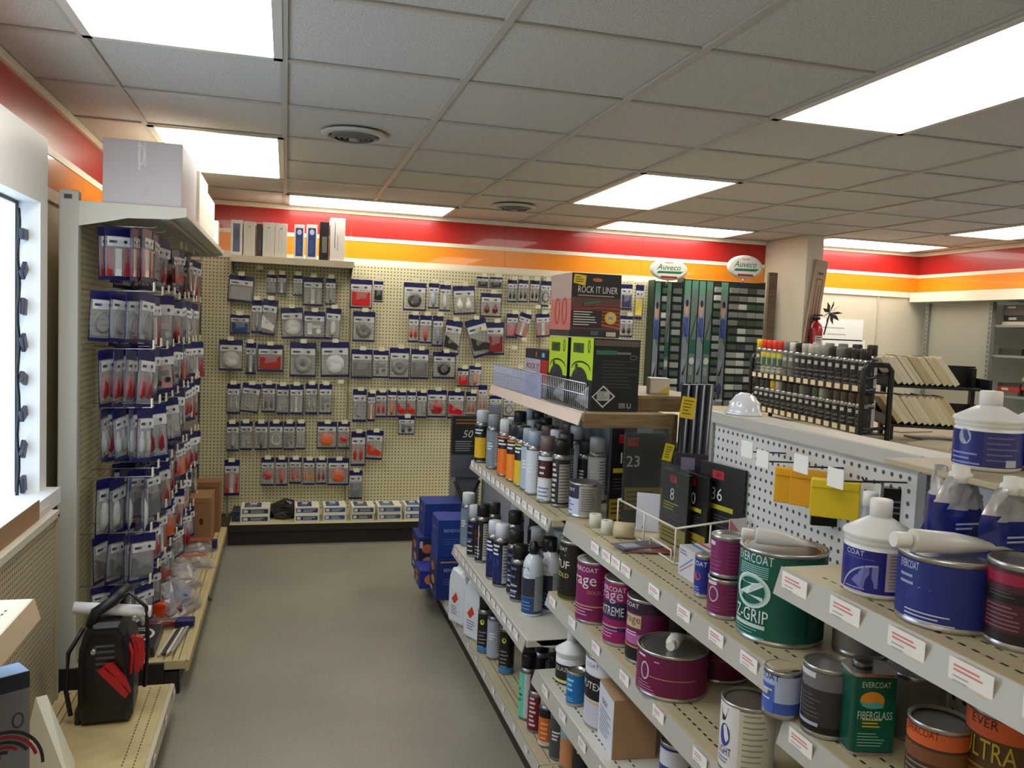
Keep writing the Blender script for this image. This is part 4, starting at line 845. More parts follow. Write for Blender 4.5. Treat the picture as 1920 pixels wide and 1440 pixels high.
for k, (x, y) in enumerate(((1.0, 3.2), (1.0, 3.05), (1.0, 2.88), (1.02, 2.7), (1.03, 2.35), (1.02, 2.15))):
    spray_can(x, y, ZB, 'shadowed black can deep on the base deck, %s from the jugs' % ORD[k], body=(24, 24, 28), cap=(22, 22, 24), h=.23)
# blue boxes, far end of the base deck
BLU = (22, 52, 132)
def bb(P, w, h): P.text('BENDIX', w*.45, h*.72, .017, (170, 186, 226)); P.lines(w*.2, h*.5, w*.85, 3, .013, (70, 104, 180), .3)
def pic(P, w, h): P.rect(w*.15, h*.1, w*.85, h*.9, (40, 40, 66)); P.ell(w*.45, h*.7, w*.2, h*.1, (206, 110, 60)); P.ell(w*.55, h*.4, w*.2, h*.1, (196, 150, 110)); P.rect(w*.2, h*.12, w*.5, h*.2, (196, 200, 220))
carton('blue_box', 'broad blue carton with orange pictures at the foot of the far blue stack', 'box', .765, 4.70, ZB, .26, .24, .225, (26, 46, 128), front=lambda P, w, h: (P.rect(w*.02, h*.05, w*.42, h*.95, (44, 42, 70)), P.ell(w*.2, h*.7, w*.12, h*.12, (206, 110, 60)), P.ell(w*.22, h*.35, w*.12, h*.14, (190, 150, 120)), P.rect(w*.03, h*.72, w*.1, h*.9, (196, 200, 220))), side=pic)
carton('blue_box', 'blue printed carton on top of the far blue stack by the pegboard', 'box', .80, 4.72, ZB+.2262, .22, .22, .19, BLU, front=bb, side=bb)
carton('blue_box', 'blue carton with badge under another in the near blue stack', 'box', .795, 4.26, ZB, .18, .22, .222, (20, 46, 118), front=lambda P, w, h: (bb(P, w, h), P.rect(w*.1, h*.9, w*.9, h*.93, (190, 170, 60))), side=lambda P, w, h: (pic(P, w, h)))
carton('blue_box', 'blue printed carton standing on the near blue stack', 'box', .80, 4.28, ZB+.2232, .165, .20, .20, (24, 56, 140), front=bb, side=bb)
carton('blue_box', 'narrow dark blue carton upright beside the white jugs', 'box', .865, 3.95, ZB, .06, .17, .24, (26, 40, 110), rz=-.05, side=lambda P, w, h: (P.rect(w*.2, h*.1, w*.8, h*.75, (70, 30, 60)), P.rect(w*.3, h*.1, w*.6, h*.25, (200, 206, 226))))
carton('blue_box', 'flat blue carton with bright picture poking out at the aisle foot', 'box', .74, 4.46, ZB+.0005, .13, .2, .10, (30, 44, 150), side=pic, front=lambda P, w, h: P.ell(w*.5, h*.5, w*.3, h*.3, (206, 130, 70)))
# dark display behind the blue boxes
t = thing('display_stand', 'grey display stand with folded black creeper stool and number card', 'display', (1.02, 4.95, .1502))
MB().bbox(.02, .10, 0, .17, .30, .64, mat((112, 116, 122), .4), .004).build('grey_cabinet', t)
MB().box(-.02, .05, .66, .16, .10, .90, mat((34, 32, 34), .4)).box(-.02, .05, .52, .16, .099, .66, mat((90, 92, 100), .4)).build('number_card', t)
P = PR(flat(-.02, .0495, .66)); P.text('50', .10, .13, .045, (206, 204, 200), sh=.25); P.lines(.02, .22, .15, 2, .02, (150, 96, 40), .4); P.lines(.02, .085, .16, 5, .014, (150, 150, 156), .35); P.build('card_print', t)
for a, b_ in (((.0, .04, .17), (.16, .04, .50)), ((.16, .02, .17), (.0, .02, .50)), ((.0, .03, .34), (.16, .03, .34))): MB().tube([a, b_], .010, BLACK, 8).build('stool_leg', t)
# ---- top shelf boxes
ZT1 = 1.3356
def sw(px, py, z=ZT1): return onZ(px, py, z)
c0 = Vector((.985, 2.598, ZT1))
def lime(P, w, h):
    P.rect(0, 0, w, h, (34, 36, 38)); P.rect(w*.0, h*.42, w, h, (176, 206, 44)); P.rect(w*.12, h*.78, w*.6, h*.92, (60, 76, 30)); P.text('RX', w*.36, h*.85, .02, (30, 34, 20)); P.ring(w*.82, h*.88, .012, .022, .005, (30, 34, 24))
    P.ring(w*.5, h*.55, w*.42, h*.12, .006, (26, 28, 24), a0=0, a1=PI); P.ell(w*.45, h*.38, w*.36, h*.2, (44, 44, 50)); P.poly([(w*.3, h*.1), (w*.9, h*.02), (w*.9, h*.34), (w*.55, h*.22)], (150, 150, 154)); P.rect(w*.25, h*.5, w*.36, h*.62, (60, 76, 30))
def darkp(P, w, h):
    P.rect(w*.02, h*.90, w*.98, h*.98, (96, 84, 74)); P.rect(w*.06, h*.78, w*.5, h*.84, (40, 110, 84)); P.rect(w*.5, h*.79, w*.8, h*.82, (120, 124, 122)); P.ring(w*.86, h*.75, .014, .008, .003, (110, 110, 112))
    P.lines(w*.2, h*.7, w*.95, 9, h*.045, (78, 80, 84), .18); P.poly([(w*.24, h*.36), (w*.5, h*.21), (w*.24, h*.05), (w*.0, h*.20)], (210, 210, 208)); P.poly([(w*.24, h*.335), (w*.46, h*.21), (w*.24, h*.075), (w*.03, h*.20)], (28, 28, 30)); P.rect(w*.11, h*.15, w*.38, h*.28, (176, 176, 176)); P.lines(w*.13, h*.27, w*.36, 5, h*.022, (90, 90, 92), .3)
    P.rect(w*.58, h*.05, w*.72, h*.12, (110, 112, 114)); P.text('LI', w*.8, h*.085, .016, (200, 200, 200))
rr = onY(1195, 768, c0.y); bw = rr.x-c0.x
bh = onY(1111, 634, c0.y).z-ZT1
carton('tall_box', 'tall black box with lime front face and white diamond mark, nearest on top shelf', 'box', c0.x, c0.y, ZT1, bw, .228, bh, (26, 26, 28), front=darkp, side=lime, rough=.3)
# lime face seen wide: its depth runs along the aisle
b2y = c0.y+.262
carton('tall_box', 'second lime and black box right behind the nearest one', 'box', c0.x, b2y, ZT1, bw*.9, .215, bh*.985, (26, 26, 28), side=lime, rough=.3)
def rockit(P, w, h):
    P.rect(0, 0, w, h, (176, 172, 186)); P.rect(0, h*.78, w, h, (30, 32, 40)); P.rect(w*.68, 0, w, h*.78, (170, 26, 34)); P.text('ROCK IT', w*.36, h*.62, .022, (150, 30, 44), w=w*.56); P.ell(w*.5, h*.89, .006, .012, (220, 120, 60)); P.rect(w*.74, h*.84, w*.86, h*.93, (110, 170, 220)); P.ell(w*.36, h*.25, w*.28, h*.18, (60, 60, 66)); P.poly([(w*.25, h*.3), (w*.3, h*.5), (w*.36, h*.3)], (52, 52, 58)); P.rect(w*.68, 0, w*.98, h*.3, (186, 200, 220)); P.lines(w*.7, h*.25, w*.92, 4, h*.05, (110, 120, 150), .3)
carton('slim_box', 'slim grey and red box with bed liner picture beside the lime boxes', 'box', c0.x+.0, b2y+.225, ZT1, .14, .32, bh*.76, (40, 40, 46), side=rockit, front=lambda P, w, h: P.rect(0, 0, w, h, (140, 26, 32)))
zl = ZT1+bh+.0015
l0 = onY(1068, 633, 2.83)
def liner(P, w, h):
    P.rect(0, 0, w, h*.62, (92, 66, 58)); P.rect(0, 0, w, h*.12, (52, 48, 50))
    for i in range(7): P.poly([(w*.0, h*(.16+.05*i)), (w*.55, h*(.20+.05*i)), (w, h*(.14+.06*i)), (w, h*(.165+.06*i)), (w*.55, h*(.225+.05*i)), (0, h*(.175+.05*i))], (212-12*i, 92-6*i, 70-3*i))
    P.rect(w*.02, h*.16, w*.62, h*.42, (44, 36, 36)); P.lines(w*.05, h*.40, w*.55, 6, h*.04, (214, 208, 200), .35)
    P.poly([(w*.02, h*.84), (w*.26, h*.80), (w*.28, h*.96), (w*.04, h*.98)], (222, 196, 40)); P.text('TXT', w*.15, h*.89, .012, (90, 70, 20)) if False else P.lines(w*.06, h*.94, w*.24, 3, h*.035, (110, 90, 30), .4)
    P.text('ROCK IT LINER', w*.52, h*.745, .024, (222, 216, 206), w=w*.8); P.rect(w*.12, h*.64, w*.85, h*.66, (150, 140, 130)); P.poly([(w*.25, h*.50), (w*.58, h*.54), (w*.58, h*.58), (w*.25, h*.54)], (60, 110, 70)); P.ell(w*.5, h*.9, w*.1, h*.03, (190, 110, 70))
    P.ell(w*.8, h*.31, w*.12, h*.10, (224, 182, 44)); P.ell(w*.8, h*.31, w*.075, h*.062, (206, 196, 150)); P.text('W', w*.8, h*.31, .014, (60, 80, 130)); P.rect(w*.72, h*.02, w*.92, h*.09, (200, 196, 180)); P.rect(w*.4, h*.03, w*.56, h*.1, (80, 92, 120))
rw = onY(1161, 620, l0.y).x-l0.x; rh = onY(1068, 510, l0.y).z-zl
carton('liner_box', 'wide red and black box with yellow round seal lying across the lime boxes', 'box', l0.x, l0.y, zl, rw, .235, rh, (34, 30, 32), front=liner, side=lambda P, w, h: (P.rect(0, h*.1, w, h*.60, (196, 112, 100)), P.rect(0, h*.6, w, h, (176, 150, 140)), P.ring(w*.35, h*.4, .03, .05, .01, (160, 60, 56)), P.ring(w*.7, h*.4, .03, .05, .01, (150, 70, 60)), P.rect(0, 0, w, h*.1, (46, 44, 48))), rough=.35)
# ---- packs below the ledge
def sheet(P, w, h): P.rect(w*.06, h*.86, w*.30, h*.95, (150, 24, 34)); P.text('3M', w*.18, h*.905, .016, (24, 18, 20)); P.text('23', w*.2, h*.70, .035, (170, 170, 166)); P.rect(w*.04, h*.18, w*.9, h*.42, (116, 100, 30)); P.lines(w*.1, h*.38, w*.7, 4, h*.05, (60, 54, 30), .4)
def sheet2(n, col=(176, 170, 30)):
    def f(P, w, h): P.rect(w*.3, h*.84, w*.56, h*.93, (170, 22, 40)); P.text('3M', w*.43, h*.885, .014, (40, 16, 20)); P.text(n, w*.42, h*.68, .036, (206, 208, 208)); P.rect(w*.12, h*.52, w*.8, h*.57, col) if n != '8' else P.lines(w*.1, h*.56, w*.7, 3, h*.04, (150, 150, 50), .4); P.lines(w*.15, h*.46, w*.85, 4, h*.035, (70, 72, 74), .3); P.rect(w*.02, h*.02, w*.98, h*.24, (150, 132, 44)); P.lines(w*.1, h*.2, w*.8, 3, h*.05, (60, 52, 20), .4)
    return f
def pack(x0, y0, x1, y1, Y, c, label, fn=None, lean=0, rz=0, th=.012, name='abrasive_pack', cat='package', clear=False, floor_z=None):
    p = onY(x0, y1, Y); q = onY(x1, y1, Y); r_ = onY((x0+x1)/2, y0, Y)
    if floor_z: p.z = floor_z
    t = carton(name, label, cat, p.x, Y, p.z, q.x-p.x, th, r_.z-p.z, c, front=fn, rot=(lean, 0, rz), rough=.25)
    if clear: MB().box(-.004, -.004, -.001, q.x-p.x+.004, -.003, r_.z-p.z+.02, film((120, 125, 125), .10)).build('clear_sleeve', t)
    return t
YK = 2.42; FZ = .9812
def packline(xa, Ya, xb, Yb, ytop, c, label, fn, th=.012, fz=FZ, clear=False, name='abrasive_pack', cat='package'):
    a = onY(xa, 900, Ya); b_ = onY(xb, 900, Yb); tp = onY((xa+xb)/2, ytop, (Ya+Yb)/2); w_ = math.hypot(b_.x-a.x, b_.y-a.y)
    t = carton(name, label, cat, a.x, a.y, fz, w_, th, tp.z-fz, c, front=fn, rz=math.atan2(b_.y-a.y, b_.x-a.x), rough=.25)
    if clear: MB().box(-.004, -.004, -.0001, w_+.004, -.003, tp.z-fz+.02, film((120, 125, 125), .10)).build('clear_sleeve', t)
    return t
pack(1140, 803, 1190, 955, YK+.10, (30, 30, 34), 'rearmost dark sanding sheet pack with a red mark under the ledge', sheet2('1'), rz=.1, floor_z=FZ)
pack(1165, 812, 1246, 965, YK+.03, (34, 34, 34), 'dark sanding pack in clear sleeve with olive band under the ledge', sheet, clear=True, rz=-.05, floor_z=FZ)
packline(1262, 2.29, 1350, 2.20, 852, (36, 34, 50), 'dark violet pack upright behind the numbered sanding packs', lambda P, w, h: P.rect(w*.15, h*.8, w*.45, h*.95, (110, 104, 124)), fz=1.0012)
packline(1242, 2.30, 1292, 2.15, 884, (30, 30, 30), 'black sanding pack numbered eight in a clear zip sleeve', sheet2('8'), clear=True)
packline(1276, 2.235, 1330, 2.085, 888, (28, 28, 28), 'black sanding pack numbered eighty between the other two', sheet2('80'))
packline(1312, 2.16, 1396, 1.975, 872, (34, 36, 34), 'wide black sanding pack numbered thirty six with green edge', sheet2('36'), th=.010)
packline(1196, 2.40, 1240, 2.36, 925, (212, 216, 230), 'small white card leaning among the sanding packs', lambda P, w, h: P.text('f', w*.3, h*.1, .01, (60, 60, 70)), th=.004, name='paper_card', cat='card')
# dark tubes standing behind the packs with a yellow label
t = thing('tube_bundle', 'bundle of long dark tubes leaning behind the sanding packs', 'tubes', (1.28, 2.46, 0))
for i, (xa, xb) in enumerate(((1258, 1287), (1272, 1302), (1286, 1316), (1299, 1330))):
    a = onY(xa, 960, 2.48); b_ = onY(xb, 722, 2.51); a.z = .001
    MB().tube([a-Vector(t.location), b_-Vector(t.location)], .0155, mat((26+3*i, 28+4*i, 40+4*i), .3), 12).build('tube', t)
    MB().lathe([(.013, 0), (.013, .002)], mat((150, 130, 126), .5), 12).build('tube_end', t).location = b_-Vector(t.location)+Vector((0, 0, .0005))
def tagcard(x0, y0, x1, y1, Y, c, label, fn=None, tilt=0):
    p = onY(x0, y1, Y); q = onY(x1, y1, Y); r_ = onY((x0+x1)/2, y0, Y)
    return carton('hanging_card', label, 'card', p.x, Y, p.z, q.x-p.x, .002, r_.z-p.z, c, front=fn, rot=(0, tilt, 0), bev=0)
def yl(P, w, h): P.lines(w*.15, h*.85, w*.85, 5, h*.15, (120, 96, 20), .35)
tagcard(1273, 742, 1300, 782, 2.44, (222, 190, 34), 'yellow card tilted on the dark tubes near the ledge', yl, .15)
tagcard(1241, 830, 1258, 862, 2.41, (214, 204, 36), 'smaller yellow tag hanging below the yellow card', yl, .22)
# ---- goods on the upper shelf of the middle unit
ZM = .9806
def roll(x0, x1, yt, yb, label, c, group=None):
    x, y, r, h = fit(x0, x1, yt, yb, ZM); t = thing('tape_roll', label, 'roll', (x, y, ZM))
    MB().lathe([(r, 0), (r, h), (r*.45, h), (r*.45, 0), (r, 0)], mat(c, .5), 28).build('tape', t)
    MB().lathe([(r*.45, .001), (r*.45, h-.001), (r*.36, h-.001), (r*.36, .001), (r*.45, .001)], mat((190, 176, 150), .6), 20).build('core', t); return t
roll(1104, 1127, 966, 990, 'pale masking tape roll standing flat, farther of two', (206, 208, 196))
roll(1126, 1148, 978, 1004, 'pale masking tape roll standing flat, nearer of two', (204, 208, 198))
p = onZ(1163, 1012, ZM); t = thing('tape_roll', 'tan tape roll lying on its side beside the pale rolls', 'roll', (p.x+.02, p.y+.02, ZM+.024), -.5)
MB().lathe([(.024, -.03), (.024, .03), (.010, .03), (.010, -.03), (.024, -.03)], mat((196, 182, 146), .55), 24, ax='x').build('tape', t)
p = onZ(1195, 1035, ZM)
for k, (c, dz, rz, dx) in enumerate((((120, 116, 120), 0, .5, 0), ((150, 96, 84), .004, .3, .02), ((96, 100, 120), .008, .75, .005))):
    o = carton('flat_card', ('grey flat card under two others by the wire basket', 'reddish flat card in the middle of the small pile', 'blue grey glossy card on top of the small pile')[k], 'card', p.x-.05+dx, p.y-.01, ZM+dz, .13, .07, .0035, c, rz=rz-.6, top=lambda P, w, d: (P.rect(w*.1, d*.2, w*.5, d*.8, (176, 180, 190)), P.rect(w*.6, d*.2, w*.9, d*.5, (140, 60, 50))), bev=0)
# white wire basket divider
t = thing('wire_basket', 'white wire basket divider around the sanding packs', 'basket', (1.0, 2.0, ZM))
WW = mat((222, 220, 210), .4); L0 = Vector(t.location)
def wp(px, py, Y=None, z=None): return (onZ(px, py, z) if z else onY(px, py, Y))-L0
B1 = wp(1157, 985, z=ZM+.004); B2 = wp(1264, 1056, z=ZM+.004); TH = .085
T1, T2 = B1+Vector((0, 0, TH)), B2+Vector((0, 0, TH+.01)); B3 = Vector((1.197, 1.955, ZM+.004))-L0; T3 = B3+Vector((0, 0, TH+.05)); B4 = B1+Vector((.14, .02, 0)); T4 = B4+Vector((0, 0, TH))
MB().tube([B1, B2], .0026, WW).build('front_wire', t); MB().tube([T1, T2], .003, WW).build('front_wire', t)
MB().tube([T2, T3], .003, WW).build('side_wire', t); MB().tube([B2, B3], .0026, WW).build('side_wire', t)
MB().tube([T1, T4], .003, WW).build('back_wire', t); MB().tube([B1, B4], .0026, WW).build('back_wire', t); MB().tube([B4, B3], .0026, WW).build('back_wire', t)
for a, b_ in ((B1, T1), (B2, T2), (B3, T3), (B4, T4), ((B1+B2)/2, (T1+T2)/2), ((B2+B3)/2, (T2+T3)/2)): MB().tube([a, b_], .0026, WW).build('upright_wire', t)
m1 = B1.lerp(B2, .62); m2 = B1.lerp(B2, .95); MB().tube([m1, m1+Vector((0, 0, .03)), m2+Vector((0, 0, .03)), m2], .0026, WW).build('loop_wire', t)
def boxp(P, w, h): P.poly([(w*.1, h*.2), (w*.9, h*.75), (w*.9, h*.8), (w*.1, h*.25)], (90, 130, 200)); P.poly([(w*.1, h*.1), (w*.9, h*.6), (w*.9, h*.63), (w*.1, h*.13)], (206, 70, 90)); P.lines(w*.1, h*.9, w*.6, 2, h*.1, (120, 120, 140), .4)
p = onZ(1300, 1095, ZM); carton('small_box', 'small white box with blue and red stripes behind the purple tins', 'box', p.x, p.y, ZM, .085, .09, .078, (196, 196, 204), front=lambda P, w, h: None, side=boxp, top=lambda P, w, d: (P.rect(w*.35, 0, w*.45, d, (60, 140, 200)), P.rect(w*.5, 0, w*.58, d, (220, 240, 240)), P.rect(w*.63, 0, w*.73, d, (220, 70, 60))), rz=-.02)
MAR = (118, 30, 84); PUR = (122, 28, 92)
def ever(word2, c2, size2, v2=.62, word='EVERCOAT', wsz=.013, extra=None, lines_c=(220, 170, 200), off=0.0, right=True):
    def f(P, r, h):
        P.text(word, -r*.35+off*r, h*.875, wsz, (226, 220, 228))
        if word2: P.text(word2, -r*.3+off*r, h*v2, size2, c2)
        P.lines(-r*1.05, h*.3, r*.3, 4, h*.05, lines_c, .3)
        if right: P.lines(r*.75, h*.85, r*1.4, 9, h*.07, (150, 90, 130), .3)
        if extra: extra(P, r, h)
    return f
fcan(1300, 1338, 1043, 1122, ZM, 'small deep blue tin with red badge beside the purple tins', body=(26, 44, 140), turn=-.5, pr=lambda P, r, h: (P.text('COAT', -r*.2, h*.8, .011, (226, 228, 236)), P.ell(-r*.3, h*.5, r*.42, r*.42, (200, 60, 50)), P.lines(-r*.7, h*.25, r*.1, 3, h*.06, (150, 160, 210), .4)))
xA, yA, rA, hA = fit(1324, 1392, 1089, 1163, ZM)
def smallp(P, r, h): P.ring(-r*.35, h*.6, r*.34, h*.2, .003, (196, 190, 206)); P.lines(-r*.8, h*.92, r*.1, 1, .008, (220, 200, 215), .9); P.lines(-r*.8, h*.3, r*.2, 3, h*.08, (176, 110, 150), .16); P.lines(r*.4, h*.9, r*1.3, 7, h*.1, (150, 84, 124), .14)
paint_can(xA, yA, ZM, rA, hA, 'purple filler tin carrying another, between blue tin and green tin', body=MAR, turn=-.4, pr=smallp)
paint_can(xA+.004, yA+.006, ZM+hA+.001, rA*.96, hA*1.06, 'purple filler tin stacked on top of its twin', body=PUR, turn=-.5, pr=lambda P, r, h: (P.lines(-r*.9, h*.85, r*.0, 1, .01, (220, 200, 215), .9), P.lines(-r*.9, h*.6, r*.2, 5, h*.1, (176, 110, 150), .14), P.lines(r*.4, h*.9, r*1.3, 8, h*.09, (150, 84, 124), .14)))
GRN = (14, 94, 82)
def zgrip(P, r, h):
    W = (206, 226, 226)
    P.text('EVERCOAT', -r*.42, h*.905, .019, W, w=r*1.05)
    for i in range(6): P.rect(-r*.85, h*(.82-.022*i), r*.0, h*(.83-.022*i), (150, 200, 200))
    P.ring(-r*.42, h*.55, r*.50, h*.19, .008, W); P.ring(-r*.42, h*.55, r*.42, h*.165, .004, (150, 200, 196))
    P.poly([(-r*.8, h*.66), (-r*.1, h*.66), (-r*.1, h*.62), (-r*.5, h*.50), (-r*.1, h*.50), (-r*.1, h*.46), (-r*.8, h*.46), (-r*.8, h*.50), (-r*.38, h*.62), (-r*.8, h*.62)], W)
    P.text('Z-GRIP', -r*.42, h*.29, .027, (220, 232, 232), w=r*.95); P.lines(-r*.9, h*.2, r*.1, 1, .01, (190, 216, 214), .8); P.lines(-r*.9, h*.14, r*.0, 3, h*.035, (120, 180, 172), .35)
    P.rect(r*.9, .012, r*1.5, h-.012, (12, 80, 72))
xg, yg, rg, hg = fit(1379, 1537, 1040, 1215, ZM)
paint_can(xg, yg, ZM, rg, hg, 'large green filler can with white ringed emblem on the tan shelf', body=GRN, turn=-.30, pr=zgrip)
def tubet(a, b_, r, label, c=(206, 206, 204)):
    a, b_ = Vector(a), Vector(b_); d = b_-a; t = thing('hardener_tube', label, 'tube', tuple(a)); L = d.length
    q = d.to_track_quat('X', 'Z'); t.rotation_euler = q.to_euler()
    n = 14; vs = []; secs = [(0, r*.8, r*.8), (.004, r, r), (L*.45, r, r*.9), (L*.8, r*1.15, r*.45), (L, r*1.25, r*.06)]
    for x, ry, rz_ in secs:
        for i in range(n): vs.append((x, ry*math.cos(2*PI*i/n), rz_*math.sin(2*PI*i/n)))
    MB().raw(vs, [(j*n+i, j*n+(i+1) % n, (j+1)*n+(i+1) % n, (j+1)*n+i) for j in range(4) for i in range(n)]+[tuple(range(n))[::-1], tuple(range(4*n, 5*n))], mat(c, .35), True).build('tube_body', t)
    MB().lathe([(r*.62, -.028), (r*.68, -.024), (r*.68, -.004), (r*.5, 0)], mat((228, 228, 226), .4), 18, ax='x').build('cap', t)
    P = PR(lambda u, v, l: (u, v, r*.92+l*LIFT)); P.lines(L*.1, r*.4, L*.55, 4, r*.2, (90, 90, 92), .3); 
    return t
def on_top(px, py, zz, r): p = onZ(px, py, zz+r); return p
zz = ZM+hg
tubet(on_top(1416, 1003, zz, .018), on_top(1530, 1022, zz, .010), .017, 'white hardener tube lying on the green can lid')
# cans at the back of the tan shelf
fcan(1420, 1530, 992, 1085, ZM, 'dark blue labelled can half hidden behind the green can', body=(30, 40, 120), pr=lambda P, r, h: P.lines(-r*.6, h*.9, r*.6, 2, h*.12, (180, 186, 220), .4))
fcan(1532, 1612, 1030, 1130, ZM, 'silver and grey can behind the white bottle', body=(150, 150, 146), pr=lambda P, r, h: P.lines(-r*.8, h*.8, r*.8, 6, h*.11, (100, 100, 98), .4))
tubet(onZ(1435, 972, 1.10), onZ(1545, 995, 1.10), .016, 'white hardener tube lying behind the green can on the blue can')
tubet(onZ(1548, 1000, 1.12), onZ(1600, 1030, 1.12), .016, 'short looking white tube beside the white bottle shoulder')
p = onY(1368, 992, 2.0); tagcard(1367, 973, 1400, 998, 1.95, (226, 222, 224), 'white and pink price card above the purple tins', lambda P, w, h: P.poly([(0, 0), (w*.6, 0), (0, h)], (214, 120, 140)))
# ---- middle shelf of the middle unit: purple cans
Z2 = .7456
fcan(1045, 1107, 1018, 1128, Z2, 'black and gold filler can, farthest beside the purple cans', body=(24, 22, 22), turn=-.5, pr=lambda P, r, h: (P.text('COAT', -r*.5, h*.86, .012, (220, 218, 205)), P.poly([(-r*1.1, h*.72), (-r*.2, h*.78), (r*.2, h*.6), (-r*.7, h*.45), (-r*1.1, h*.5)], (206, 200, 70)), P.text('TUF', -r*.45, h*.6, .024, (235, 232, 215)), P.text('GOLD', -r*.4, h*.42, .014, (222, 210, 120)), P.poly([(-r*1.2, h*.18), (r*.8, h*.36), (r*.9, h*.40), (-r*.4, h*.14)], (190, 160, 60)), P.rect(-r*3.1, h*.02, r*3.1, h*.08, (70, 60, 24))))
def band_gold(P, r, h): P.rect(-r*1.5, h*.28, r*3, h*.30, (196, 160, 110)); P.poly([(-r*1.5, h*.30), (r*3, h*.30), (r*3, h*.36), (-r*1.5, h*.42)], (50, 30, 110))
fcan(1077, 1146, 1056, 1172, Z2, 'purple filler can with large white letters, first of three tall ones', body=(128, 28, 88), turn=-.35, pr=ever('rage', (226, 222, 226), .034, .66, extra=lambda P, r, h: (band_gold(P, r, h), P.text('GOLD', r*.3, h*.52, .010, (206, 150, 110)))))
fcan(1128, 1194, 1092, 1214, Z2, 'magenta and navy filler can, middle of three tall ones', body=(150, 26, 100), turn=-.35, bands=((.40, .70, (40, 34, 74)), (.2, .28, (60, 30, 110))), pr=ever('rage', (200, 196, 216), .030, .74, extra=lambda P, r, h: (P.text('XTREME', -r*.25, h*.54, .024, (226, 222, 232), w=r*1.5), P.rect(-r*3, h*.30, r*3, h*.315, (196, 150, 90)))))
fcan(1170, 1250, 1128, 1250, Z2, 'purple and lilac filler can with cream panel, nearest of three tall ones', body=(110, 34, 84), turn=-.35, bands=((.28, .46, (176, 96, 160)), (0, .22, (26, 22, 28)), (.22, .245, (200, 160, 70)), (.82, 1, (50, 30, 54))), pr=lambda P, r, h: (P.text('COAT', -r*.5, h*.9, .012, (230, 226, 232)), P.rect(-r*.85, h*.56, r*.05, h*.76, (196, 180, 140)), P.text('rage', -r*.4, h*.66, .02, (120, 60, 100)), P.lines(-r*.8, h*.5, r*.0, 2, h*.04, (230, 210, 230), .4)))
t_cap = onZ(1210, 1105, Z2+.185)
tubet((t_cap.x+.01, t_cap.y-.005, Z2+.205), (t_cap.x+.06, t_cap.y+.07, Z2+.200), .016, 'white capped tube lying on the lid of the nearest tall purple can')
xw, yw, rw_, hw = fit(1190, 1322, 1232, 1318, Z2)
def wide(P, r, h): P.lines(-r*.95, h*.88, -r*.5, 1, h*.05, (226, 200, 216), .9); P.ring(-r*.62, h*.55, r*.16, h*.2, .004, (196, 186, 206)); P.rect(-r*.5, h*.46, r*.9, h*.475, (206, 160, 120)); P.lines(-r*.9, h*.3, -r*.2, 4, h*.06, (196, 130, 170), .3); P.rect(-r*.3, h*.8, -r*.15, h*.83, (220, 150, 180))
paint_can(xw, yw, Z2, rw_, hw, 'wide low purple can with a tube on its lid, nearest on its shelf', body=(112, 24, 72), turn=-.2, pr=wide)
paint_can(xw+rw_*1.95, yw+rw_*.85, Z2, rw_*.98, hw*1.02, 'wide low purple can in shadow behind the nearest wide one', body=(96, 18, 54), turn=-.2, pr=lambda P, r, h: P.rect(-r*1.5, h*.5, r*1.5, h*.515, (150, 90, 80)))  # shadow painted in: body and stripe are darker than on the front can
tubet((xw-.02, yw-.035, Z2+hw+.016), (xw+.035, yw+.04, Z2+hw+.008), .0165, 'white capped tube resting on the wide purple can')
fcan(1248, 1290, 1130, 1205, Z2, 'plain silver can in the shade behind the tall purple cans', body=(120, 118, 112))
xq, yq, rq, hq = fit(1345, 1446, 1328, 1462, Z2)
paint_can(xq, yq, Z2, rq, hq, 'cream white can with blue bird emblem at the lower middle shelf', body=(206, 204, 194), turn=-.45, lid=(60, 60, 52), pr=lambda P, r, h: (P.rect(-r*1.2, h*.02, r*.15, h*.97, (222, 222, 224)), P.poly([(-r*.75, h*.9), (-r*.6, h*.78), (-r*.3, h*.92), (-r*.45, h*.72), (-r*.65, h*.7)], (30, 40, 66)), P.ell(-r*.45, h*.52, r*.27, h*.16, (50, 62, 150)), P.text('LIGHT', -r*.45, h*.3, .016, (40, 50, 110), w=r*.7), P.lines(-r*.8, h*.2, -r*.1, 2, h*.05, (110, 116, 160), .4), P.lines(r*.3, h*.9, r*1.3, 10, h*.08, (150, 148, 138), .25)))
